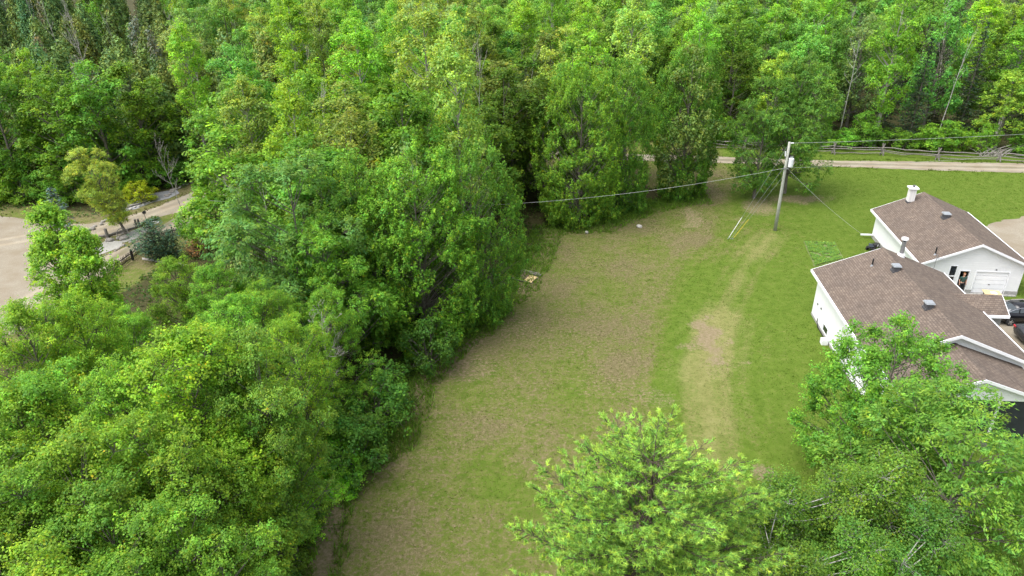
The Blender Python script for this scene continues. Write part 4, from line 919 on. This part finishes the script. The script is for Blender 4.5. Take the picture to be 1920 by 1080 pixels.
# ------------------------------------------------------------------ split rail fence along the road
FN = empty('split_rail_fence', (48.36, 90.6, 0), 0, 'weathered grey split rail fence between the road and the wood', 'fence')
fp = [A(G(a, b)[:2]) for a, b in ((1330, 279), (1395, 281), (1470, 284), (1562, 289), (1653, 291), (1757, 300), (1872, 303), (1990, 313))]
rf = np.random.RandomState(4)
for i, p in enumerate(fp):
    o = p - A([48.36, 90.6])
    for s in (-1, 1):
        MB().tube([(o[0] + s * .14, o[1] - .18 * s, -.1), (o[0] + s * .06, o[1], .7), (o[0] - s * .10, o[1] + .1 * s, 1.55)], [.10, .09, .07], 7).build('post', WOOD_GREY, FN)
    if i < len(fp) - 1:
        q = fp[i + 1] - A([48.36, 90.6])
        for k, z in enumerate((.35, .72, 1.08)):
            a, b = o + rf.normal(0, .05, 2), q + rf.normal(0, .05, 2); t = np.linspace(-.04, 1.04, 6)[:, None]
            P = np.concatenate([a * (1 - t) + b * t, np.full((6, 1), z)], 1); P[:, 2] += rf.normal(0, .05, 6) - .12 * np.sin(t[:, 0] * 3.1) + rf.normal(0, .05); P[:, :2] += rf.normal(0, .04, (6, 2))
            MB().tube(P, rf.uniform(.05, .07), 6).build('rail', WOOD_GREY, FN)

# ------------------------------------------------------------------ black picket fence along the lane
pf = [A(G(a, b)[:2]) for a, b in ((198, 526), (222, 508), (250, 488), (276, 468), (300, 453), (326, 445), (360, 441))]
PF = empty('picket_fence', (*pf[0], 0), 0, 'black wooden picket fence curving along the lower gravel lane', 'fence')
pk = MB().box(-.035, .035, -.012, .012, .05, .92).add([(-.035, -.012, .92), (.035, -.012, .92), (.035, .012, .92), (-.035, .012, .92), (0, -.012, .99), (0, .012, .99)], [(0, 1, 4), (2, 3, 5), (1, 2, 5, 4), (3, 0, 4, 5)]).me('picket', BLACK_WOOD)
ps = MB().box(-.06, .06, -.06, .06, -.1, 1.08).hexa([(-.075, -.075, 1.08), (.075, -.075, 1.08), (.075, .075, 1.08), (-.075, .075, 1.08)], [(-.02, -.02, 1.15), (.02, -.02, 1.15), (.02, .02, 1.15), (-.02, .02, 1.15)]).me('post', BLACK_WOOD)
for a, b in zip(pf[:-1], pf[1:]):
    d = b - a; Ld = np.linalg.norm(d); an_ = math.atan2(d[1], d[0]); o = a - pf[0]
    link('post', ps, PF, (*o, 0), an_)
    for z in (.3, .72): MB().box(0, Ld, .012, .05, z - .04, z + .04).build('rail', BLACK_WOOD, PF, (*o, 0), an_)
    n = int(Ld / .17)
    for k in range(1, n):
        f = k / n; p = link('picket', pk, PF, (*(o + d * f), rf.normal(0, .012)), an_); p.rotation_euler = (rf.normal(0, .02), rf.normal(0, .02), an_)

# ------------------------------------------------------------------ rocks, island, garden things
import bmesh
ROCKM = simple('field_stone', (.17, .155, .14), (.30, .28, .25), 3, .9, bmp=.5); PALE_ROCK = simple('pale_field_stone', (.33, .31, .28), (.45, .43, .39), 4, .9, bmp=.5)
def rock(seed, m):
    b = bmesh.new(); bmesh.ops.create_icosphere(b, subdivisions=2, radius=1); r = np.random.RandomState(seed); k = r.normal(0, 1, (6, 3)); c = r.uniform(.1, .9, 6)
    for v in b.verts:
        p = np.array(v.co)
        for kk, cc in zip(k, c):
            kk = kk / np.linalg.norm(kk); e = p @ kk - .55 - .3 * cc
            if e > 0: p = p - kk * e
        v.co = p * A([1, .8, .62])
    me = bpy.data.meshes.new('stone'); b.to_mesh(me); b.free(); me.materials.append(m); return me
ROCKS, PROCKS = [rock(i, ROCKM) for i in range(4)], [rock(i + 9, PALE_ROCK) for i in range(3)]
rk = np.random.RandomState(21)
def stone(x, y, s, label, group, pal=False):
    o = link('stone', (PROCKS if pal else ROCKS)[rk.randint(3)], None, (x, y, s * .25), rk.uniform(0, 6.28)); o.scale = (s, s * rk.uniform(.7, 1.1), s * rk.uniform(.7, 1))
    return tag(o, label, 'stone', group)
def along(pts, step, jitter, srange, label, group, pal=False):
    P = A(gp(pts)); d = np.r_[0, np.cumsum(np.linalg.norm(np.diff(P, axis=0), axis=1))]
    for s in np.arange(0, d[-1], step):
        x, y = np.interp(s, d, P[:, 0]), np.interp(s, d, P[:, 1]); stone(x + rk.normal(0, jitter), y + rk.normal(0, jitter), rk.uniform(*srange), label, group, pal)
along([(150, 440), (175, 428), (198, 416), (222, 404)], .55, .15, (.22, .42), 'rough grey stone in the row along the upper lane', 'stones along the upper lane')
along([(236, 394), (258, 388), (284, 377)], .5, .1, (.16, .28), 'pale stone edging the grey gravel bed', 'stones edging the gravel bed', True)
along([(310, 368), (332, 352), (360, 344), (385, 336)], .6, .2, (.2, .38), 'grey stone at the far corner of the gravel bed', 'stones at the bed corner')
along([(178, 484), (205, 476), (232, 462), (258, 448), (282, 434)], .5, .12, (.12, .26), 'small stone edging the island beside the lower lane', 'stones edging the island')
along([(205, 452), (222, 450), (240, 444)], .45, .3, (.25, .5), 'dark boulder heaped by the tree on the island', 'boulders on the island')
stone(*G(1198, 426)[:2], .34, 'flat white stone lying alone in the open field', None, True); stone(*G(1100, 437)[:2], .34, 'white stone in front of the rounded maple', None, True)
stone(*G(1104, 424)[:2], .34, 'white stone closest to the trunk of the rounded maple', None, True)
def log(a, b, r, label, m=WOOD_GREY, group=None, z=None, name='log'):
    a, b = A(a), A(b); L_ = np.linalg.norm(b - a); t = np.linspace(0, 1, 6)[:, None]; P = np.concatenate([t * L_, np.zeros((6, 2))], 1); P[:, 1:] += rk.normal(0, r * .25, (6, 2)); P[:, 2] += z if z is not None else r * .9
    return tag(MB().tube(P, np.linspace(r, r * .75, 6), 8).build(name, m, None, (*a, 0), math.atan2(*(b - a)[::-1])), label, 'log', group)
gl2 = lambda *p: tuple(G(*p)[:2])
log(gl2(164, 453), gl2(200, 444), .16, 'dark log at the tip of the island below the stump'); log(gl2(202, 444), gl2(232, 434), .14, 'log between the stump and the leaning tree'); log(gl2(238, 433), gl2(272, 421), .12, 'log between the leaning tree and the twin posts')
log(gl2(238, 390), gl2(286, 376), .12, 'pale log bordering the grey gravel bed', BARK_GREY); log(gl2(268, 487), gl2(350, 500), .12, 'pale fallen pole beside the junipers', BARK_GREY)
def stump(px, py, h, r, label, n=1):
    e = empty('wooden_post', (*G(px, py)[:2], 0), .4, label, 'post')
    for k in range(n): MB().tube([(k * .28, 0, -.05), (k * .28, .02, h * .5), (k * .3, 0, h)], [r * 1.1, r, r * .92], 9).build('post', WOOD_GREY, e)
stump(202, 446, 1.0, .15, 'single weathered stump on the island log row'); stump(256, 425, .8, .12, 'pair of short posts beside the flower bed', 2)
e = empty('bird_feeder', (*G(276, 421)[:2], 0), 0, 'small bird feeder on a thin post in the flower bed', 'bird feeder')
MB().tube([(0, 0, -.05), (0, 0, .6), (0, 0, 1.2)], .03, 6).build('post', WOOD_GREY, e); MB().box(-.13, .13, -.1, .1, 1.2, 1.36).build('tray', WOOD_GREY, e)
MB().prism([(-.2, 1.36), (.2, 1.36), (0, 1.52)], 'y', -.15, .15).build('feeder_roof', DARK, e)
e = empty('wagon_wheel', (*G(232, 446)[:2], .5), .5, 'wooden wagon wheel leaning against the tree on the island', 'wagon wheel'); e.rotation_euler = (math.radians(70), 0, .5)
th = np.linspace(0, 2 * math.pi, 25); MB().tube([(.5 * math.cos(a), .5 * math.sin(a), 0) for a in th], .04, 6, False).build('rim', WOOD_GREY, e)
MB().tube([(0, 0, -.1), (0, 0, .1)], .09, 10).build('hub', WOOD_GREY, e)
for k in range(10): a = k * .6283; MB().tube([(.07 * math.cos(a), .07 * math.sin(a), 0), (.5 * math.cos(a), .5 * math.sin(a), 0)], .02, 5).build('spoke', WOOD_GREY, e)
tag(MB().tube([(.42 * math.cos(a), .30 * math.sin(a), .05) for a in th], .05, 6, False).build('garden_ring', TRIM, None, (*G(290, 418)[:2], 0), .5), 'white oval garden ring at the end of the flower bed', 'ring')
def leafbed(name, poly, n, hmin, hmax, size, col, label, seed, accent=None):
    r = np.random.RandomState(seed); p = A(poly); x, y = r.uniform(p[:, 0].min(), p[:, 0].max(), n), r.uniform(p[:, 1].min(), p[:, 1].max(), n); ok = sdf(x, y, poly) < -.1; x, y = x[ok], y[ok]
    ok = fbm(x, y, .8) > .36; x, y = x[ok], y[ok]
    P = np.stack([x, y, r.uniform(hmin, hmax, len(x))], 1); c = colvar(r, len(x), 1, .25, .1, .3)
    if accent: q = r.rand(len(x)) < accent[0]; c[q] = A(accent[1])
    v, f, c = leaves(r, P, A([0, 0, 1.]) + r.normal(0, .4, P.shape), size * r.uniform(.6, 1.4, len(x)), size * .6 * r.uniform(.6, 1.3, len(x)), c)
    o = tag(link(name, mesh(name, v, f, LEAF, c)), label, 'plants', kind='stuff'); o.color = (*col, 1)
leafbed('garden_plants', GARDEN, 32000, .03, .14, .10, (.20, .36, .07), 'bright low plants filling the vegetable plot', 31)
leafbed('flower_bed', gp([(262, 424), (285, 409), (302, 408), (292, 420), (272, 432)]), 2500, .05, .35, .16, (.07, .15, .02), 'low flowers beside the bird feeder', 32, (.08, (3.2, .7, .8)))
# lumber pile on the grass
lc_ = G(987, 521); LP = empty('lumber_pile', (lc_.x, lc_.y, 0), -.52, 'low stack of grey and fresh yellow boards beside the big maple', 'lumber')
for k in range(4): MB().box(-1.05 + rk.normal(0, .05), .95, -.8 + k * .52, -.68 + k * .52, 0, .09).build('bearer', WOOD_GREY, LP)
for k in range(5): MB().box(.14 + k * .155, .28 + k * .155, -.78 + rk.normal(0, .06), .42 + rk.normal(0, .05), .09, .125).build('board', WOOD_NEW, LP)
for k in range(4): MB().box(-.62 + k * .18, -.46 + k * .18, -.5 + rk.normal(0, .08), .7, .09, .12).build('board', simple('old_board', (.08, .055, .04), (.15, .11, .08), 7, .9) if k == 0 else bpy.data.materials['old_board'], LP)
for k in range(3): MB().box(-1.0, .9 + rk.normal(0, .1), .72 + k * .13, .82 + k * .13, .09, .13 + .02 * k).build('plank', WOOD_GREY, LP)
for k in range(2): MB().box(-1.0 + k * .16, -.88 + k * .16, -.85, .6, .09, .13).build('plank', WOOD_GREY, LP)
MB().box(-.95, .5, -.92, -.82, .09, .14).build('plank', WOOD_GREY, LP)
# fallen wood at the edge of the wood
for i, (p, q, r_, lab) in enumerate((((602, 884), (662, 848), .07, 'pale fallen branch lying over the weeds at the field edge'), ((556, 985), (578, 962), .12, 'broken reddish log in the lower field corner'),
        ((628, 893), (640, 884), .16, 'short brown log end beside the pale fallen branch'), ((540, 1040), (575, 1005), .06, 'thin grey stick near the straw strip'), ((570, 925), (610, 912), .05, 'thin crooked stick below the brown log end'), ((690, 815), (640, 780), .05, 'long bare branch reaching out of the dark shrubs'))):
    log(gl2(*p), gl2(*q), r_, lab, BARK_GREY if i != 1 else BARK, name='fallen_branch', z=r_ + (.5 if i == 5 else .05))
e = empty('brush_pile', (*G(1864, 297)[:2], 0), 0, 'pile of bare branches stacked behind the rail fence', 'brush pile')
for k in range(26):
    a = rk.uniform(.3, 2.6); l_b = rk.uniform(1.6, 3.2); o = rk.uniform(-1.6, 1.6), rk.uniform(.3, 1.4)
    MB().tube([(o[0], o[1], .05), (o[0] + math.cos(a) * l_b * .5, o[1] + .3, l_b * .30), (o[0] + math.cos(a) * l_b, o[1] + rk.uniform(-.3, .6), l_b * .5)], [.035, .025, .01], 5).build('branch', BARK_GREY, e)

# ------------------------------------------------------------------ vehicles
PAINT = simple('black_car_paint', (.006, .006, .008), (.012, .012, .015), 2, .18, .2, spec=.7); PAINT2 = simple('charcoal_car_paint', (.03, .032, .036), (.05, .05, .055), 2, .22, .3, spec=.7)
TYRE = simple('tyre_rubber', (.015, .015, .015), (.03, .03, .03), 8, .85); ALLOY = simple('alloy', (.60, .61, .63), (.45, .46, .48), 5, .3, .8); RED = simple('tail_lamp', (.35, .01, .02), (.45, .015, .03), 3, .15, spec=.8)
CGLASS = simple('car_glass', (.03, .04, .045), (.05, .06, .065), 1, .05, spec=1.0); LAMP = simple('head_lamp', (.6, .62, .65), (.5, .5, .52), 3, .1, spec=.9)
def loft(secs):
    v, f = [], []; n = len(secs[0])
    for s in secs: v += s
    for i in range(len(secs) - 1):
        for j in range(n - 1): f.append((i * n + j, i * n + j + 1, (i + 1) * n + j + 1, (i + 1) * n + j))
    f += [tuple(range(n)), tuple(range((len(secs) - 1) * n, len(secs) * n))]; return v, f
def car(loc, rz, paint, label, hs=1.0, tall=0.0):
    e = empty('parked_car', loc, rz, label, 'car', None); hw_ = .91
    st = [(-2.32, .86, .42, .78), (-2.26, .93, .30, .98), (-1.9, .98, .24, 1.03), (-1.2, 1, .22, 1.0), (0, 1, .20, .97), (.9, 1, .20, .95), (1.5, .99, .22, .90), (2.05, .94, .25, .80), (2.30, .82, .32, .66)]
    secs = []
    for x, w, z0, zb in st:
        zb += tall * .4; h = [(0, z0), (.75, z0), (.93, z0 + .14), (1, z0 + (zb - z0) * .55), (.97, zb - .06), (.86, zb), (0, zb + .035)]
        half = [(x, y * w * hw_, z) for y, z in h]; secs.append(half + [(x, -y, z) for x, y, z in half[::-1][1:-1]] + [half[0]])
    v, f = loft(secs); body = MB().add(v, f).build('body', paint, e, smooth=True)
    gs = []; T = tall
    for x, w, zb, zt_ in ((-1.98, .80, 1.0, 1.03), (-1.35, .80, .98, 1.30), (-.75, .82, .97, 1.42), (0, .83, .96, 1.45), (.45, .82, .95, 1.41), (.95, .80, .94, 1.18), (1.35, .78, .90, .95)):
        half = [(x, w * hw_, zb + T * .4), (x, w * hw_ * .86, zb + T * .4 + (zt_ - zb) * .72), (x, w * hw_ * .70, zt_ + T), (x, 0, zt_ + .02 + T)]; gs.append(half + [(a, -b, c) for a, b, c in half[::-1][1:]])
    v, f = loft(gs); MB().add(v, f).build('glasshouse', CGLASS, e, smooth=True)
    rs = []
    for x, w, zt_ in ((-1.05, .80, 1.365), (-.75, .82, 1.42), (0, .83, 1.45), (.45, .82, 1.41)):
        half = [(x, w * hw_ * .80, zt_ - .075 + T), (x, w * hw_ * .72, zt_ + .012 + T), (x, 0, zt_ + .035 + T)]; rs.append(half + [(a, -b, c) for a, b, c in half[::-1][1:]])
    v, f = loft(rs); MB().add(v, f).build('car_roof', paint, e, smooth=True)
    for s in (-1, 1):
        MB().tube([(-1.75, s * .735, 1.02 + T * .5), (-1.2, s * .70, 1.28 + T), (-.75, s * .66, 1.385 + T), (0, s * .66, 1.41 + T), (.5, s * .65, 1.36 + T), (1.3, s * .70, .97 + T * .4)], .018, 5).build('window_trim', ALLOY, e)
        for xb in (-.85, .12): MB().tube([(xb, s * .775, .96 + T * .4), (xb + .04, s * .64, 1.38 + T)], .03, 5).build('pillar', paint, e)
        MB().box(.72, .92, s * .93 - .09, s * .93 + .09, .98 + T * .3, 1.1 + T * .3).build('mirror', paint, e, bevel=.03)
        MB().box(-2.34, -2.05, s * .74 - .17, s * .74 + .12, .78 + T * .4, .92 + T * .4).build('taillight', RED, e, bevel=.02)
        MB().box(1.98, 2.24, s * .68 - .12, s * .68 + .16, .62, .74).build('headlight', LAMP, e, bevel=.02)
        for xw in (-1.38, 1.40):
            w = link('wheel', None, e, (xw, s * .84, .33)); 
            pr = [(.20, -.10), (.30, -.11), (.33, -.07), (.33, .07), (.30, .11), (.20, .10)]; N = 22; m = MB()
            vv = [(r * math.cos(k * 2 * math.pi / N), y, r * math.sin(k * 2 * math.pi / N)) for k in range(N) for r, y in pr]
            m.add(vv, [(k * 6 + j, k * 6 + (j + 1) % 6, ((k + 1) % N) * 6 + (j + 1) % 6, ((k + 1) % N) * 6 + j) for k in range(N) for j in range(6)]).build('tyre', TYRE, w)
            rm = MB(); yo = s * .085
            rm.tube([(0, yo - .02, 0), (0, yo + .02, 0)], .06, 10)
            for k in range(5):
                a = k * 1.2566; c_, s_ = math.cos(a), math.sin(a)
                rm.hexa([(c_ * .04 - s_ * .035, yo - .015, s_ * .04 + c_ * .035), (c_ * .04 + s_ * .035, yo - .015, s_ * .04 - c_ * .035), (c_ * .22 + s_ * .03, yo - .015, s_ * .22 - c_ * .03), (c_ * .22 - s_ * .03, yo - .015, s_ * .22 + c_ * .03)],
                        [(c_ * .04 - s_ * .035, yo + .015, s_ * .04 + c_ * .035), (c_ * .04 + s_ * .035, yo + .015, s_ * .04 - c_ * .035), (c_ * .22 + s_ * .03, yo + .015, s_ * .22 - c_ * .03), (c_ * .22 - s_ * .03, yo + .015, s_ * .22 + c_ * .03)])
            rm.tube([(.215 * math.cos(a), yo, .215 * math.sin(a)) for a in np.linspace(0, 6.2832, 19)], .018, 5, False); rm.build('rim', ALLOY, w)
    return e
cw = G(1893, 611); car((cw.x + 1.38, cw.y + .85, .012), -.03, PAINT, 'black sedan parked beside the side entry of the house')
c2 = G(1921, 650); car((c2.x + 2.2, c2.y + .55, .012), -.10, PAINT2, 'charcoal sedan standing in the yard in front of the black sedan', tall=.0)

# ride-on mower between house and garage
MW = empty('riding_mower', (33.7, 60.75, 0), .55, 'dark riding mower parked between the house and the garage', 'mower')
MB().box(-.25, .75, -.28, .28, .35, .78).build('hood', DARK, MW, bevel=.08); MB().box(-.85, -.2, -.4, .4, .36, .5).build('deck', DARK, MW, bevel=.04)
MB().box(-.72, -.3, -.24, .24, .58, .68).box(-.80, -.70, -.24, .24, .6, 1.02).build('seat', simple('seat_vinyl', (.05, .06, .09), (.08, .09, .12), 4, .5), MW, bevel=.03)
MB().tube([(-.18, 0, .7), (-.28, 0, .98)], .02, 6).tube([(-.28 + .16 * math.cos(a) * .5, .16 * math.sin(a), .98 + .08 * math.cos(a)) for a in np.linspace(0, 6.28, 13)], .014, 5, False).build('steering_wheel', DARK, MW)
MB().box(.2, .35, -.30, -.27, .5, .72).build('side_panel', TRIM, MW)
for x_, r_ in ((.5, .2), (-.6, .27)):
    for s in (-1, 1): MB().tube([(x_, s * .34, r_), (x_, s * .50, r_)], r_, 16).build('wheel', TYRE, MW)
MW.scale = (.78, .78, .75)
# plywood sheets on trestles before the garage door
gp_ = lambda x, y: tuple((GA.matrix_basis @ Vector((x, y, 0)))[:2])
PT = empty('plywood_table', (*gp_(1.45, -12.75), 0), -.25, 'plywood sheet laid on trestles before the garage door', 'table')
MB().box(-.62, .62, -.42, .42, .62, .66).build('plywood_sheet', WOOD_NEW, PT); MB().box(-.1, .3, -.3, .1, .66, .69).build('paper', TRIM, PT)
for x_ in (-.45, .45):
    for y_ in (-.3, .3): MB().box(x_ - .03, x_ + .03, y_ - .03, y_ + .03, 0, .62).build('leg', WOOD_GREY, PT)

# ------------------------------------------------------------------ person in the garage doorway
SKIN = simple('skin', (.55, .33, .24), (.50, .29, .21), 8, .6); SHIRT = simple('green_shirt', (.035, .075, .065), (.05, .095, .08), 12, .9); TROUSER = simple('dark_trousers', (.012, .014, .018), (.022, .024, .028), 12, .9)
HAIR = simple('ginger_hair', (.42, .18, .06), (.34, .13, .04), 20, .8)
pp = gp_(-.50, FY - .02)
PE = empty('person', (*pp, .06), -.128 + .1, 'person in dark green t-shirt and dark trousers standing in the garage doorway', 'person')
def skin(name, joints, edges, m, parent, sub=2):
    me = bpy.data.meshes.new(name); me.from_pydata([j[:3] for j in joints], edges, []); o = link(name, me, parent); md = o.modifiers.new('skin', 'SKIN')
    for v, j in zip(me.skin_vertices[0].data, joints): v.radius = (j[3], j[4] if len(j) > 4 else j[3])
    me.skin_vertices[0].data[0].use_root = True; sb = o.modifiers.new('sub', 'SUBSURF'); sb.levels = sb.render_levels = sub; me.materials.append(m); md.use_smooth_shade = True; return o
J = [(0, 0, .92, .13, .10), (0, 0, 1.12, .13, .09), (0, 0, 1.36, .15, .10), (0, -.01, 1.47, .06), (0, -.015, 1.53, .055), (0, -.02, 1.60, .075, .085), (0, -.02, 1.69, .085, .10), (0, -.01, 1.76, .05, .06),
     (-.10, 0, .86, .085), (-.11, -.02, .48, .06), (-.12, 0, .09, .04), (-.13, -.14, .03, .035), (.10, 0, .86, .085), (.12, -.03, .48, .06), (.14, 0, .09, .04), (.15, -.14, .03, .035),
     (-.20, 0, 1.40, .055), (-.26, .02, 1.13, .042), (-.24, -.06, .88, .03), (-.24, -.08, .80, .032, .02), (.20, 0, 1.40, .055), (.27, .0, 1.13, .042), (.28, -.08, .88, .03), (.28, -.10, .80, .032, .02)]
E_ = [(0, 1), (1, 2), (2, 3), (3, 4), (4, 5), (5, 6), (6, 7), (0, 8), (8, 9), (9, 10), (10, 11), (0, 12), (12, 13), (13, 14), (14, 15), (2, 16), (16, 17), (17, 18), (18, 19), (2, 20), (20, 21), (21, 22), (22, 23)]
n0 = len(J)
for s, base in ((-1, 19), (1, 23)):
    bx_, by_, bz_ = J[base][:3]
    for k in range(4):
        J += [(bx_ + s * 0 , by_ + .024 - .016 * k, bz_ - .05, .009), (bx_, by_ + .018 - .016 * k - .01, bz_ - .09 + .006 * abs(k - 1.5), .007)]; E_ += [(base, len(J) - 2), (len(J) - 2, len(J) - 1)]
    J += [(bx_ - s * .01, by_ - .045, bz_ - .02, .010), (bx_ - s * .01, by_ - .06, bz_ - .05, .008)]; E_ += [(base, len(J) - 2), (len(J) - 2, len(J) - 1)]
skin('body', J, E_, SKIN, PE)
skin('shirt', [(0, 0, .90, .165, .125), (0, 0, 1.12, .155, .115), (0, 0, 1.36, .175, .12), (0, -.005, 1.45, .085, .08), (-.20, 0, 1.40, .078), (-.25, .015, 1.20, .066), (.20, 0, 1.40, .078), (.255, .005, 1.20, .066)], [(0, 1), (1, 2), (2, 3), (2, 4), (4, 5), (2, 6), (6, 7)], SHIRT, PE)
skin('trousers', [(0, 0, .93, .15, .115), (-.10, 0, .84, .105), (-.11, -.02, .48, .08), (-.12, 0, .10, .065), (.10, 0, .84, .105), (.12, -.03, .48, .08), (.14, 0, .10, .065)], [(0, 1), (1, 2), (2, 3), (0, 4), (4, 5), (5, 6)], TROUSER, PE)
for s in (-1, 1): MB().box(s * .135 - .05, s * .135 + .05, -.20, .07, -.0, .09).build('shoe', DARK, PE, bevel=.03)
def ball(name, c, r, m, parent, cut=None):
    b = bmesh.new(); bmesh.ops.create_uvsphere(b, u_segments=14, v_segments=10, radius=1)
    for v in b.verts: v.co = Vector((c[0] + v.co.x * r[0], c[1] + v.co.y * r[1], c[2] + v.co.z * r[2]))
    if cut: bmesh.ops.delete(b, geom=[v for v in b.verts if cut(v.co)], context='VERTS')
    me = bpy.data.meshes.new(name); b.to_mesh(me); b.free(); me.materials.append(m); me.polygons.foreach_set('use_smooth', np.ones(len(me.polygons), bool)); return link(name, me, parent)
ball('hair', (0, .005, 1.70), (.094, .108, .105), HAIR, PE, lambda p: p.z < 1.66 or (p.y < -.05 and p.z < 1.745))
ball('beard', (0, -.075, 1.585), (.055, .035, .05), HAIR, PE)
for s in (-1, 1): ball('eye', (s * .033, -.105, 1.685), (.012, .008, .009), DARK, PE); ball('ear', (s * .088, -.01, 1.67), (.014, .025, .032), SKIN, PE)
ball('nose', (0, -.118, 1.655), (.014, .02, .022), SKIN, PE); ball('mouth', (0, -.108, 1.612), (.026, .008, .007), RED, PE)
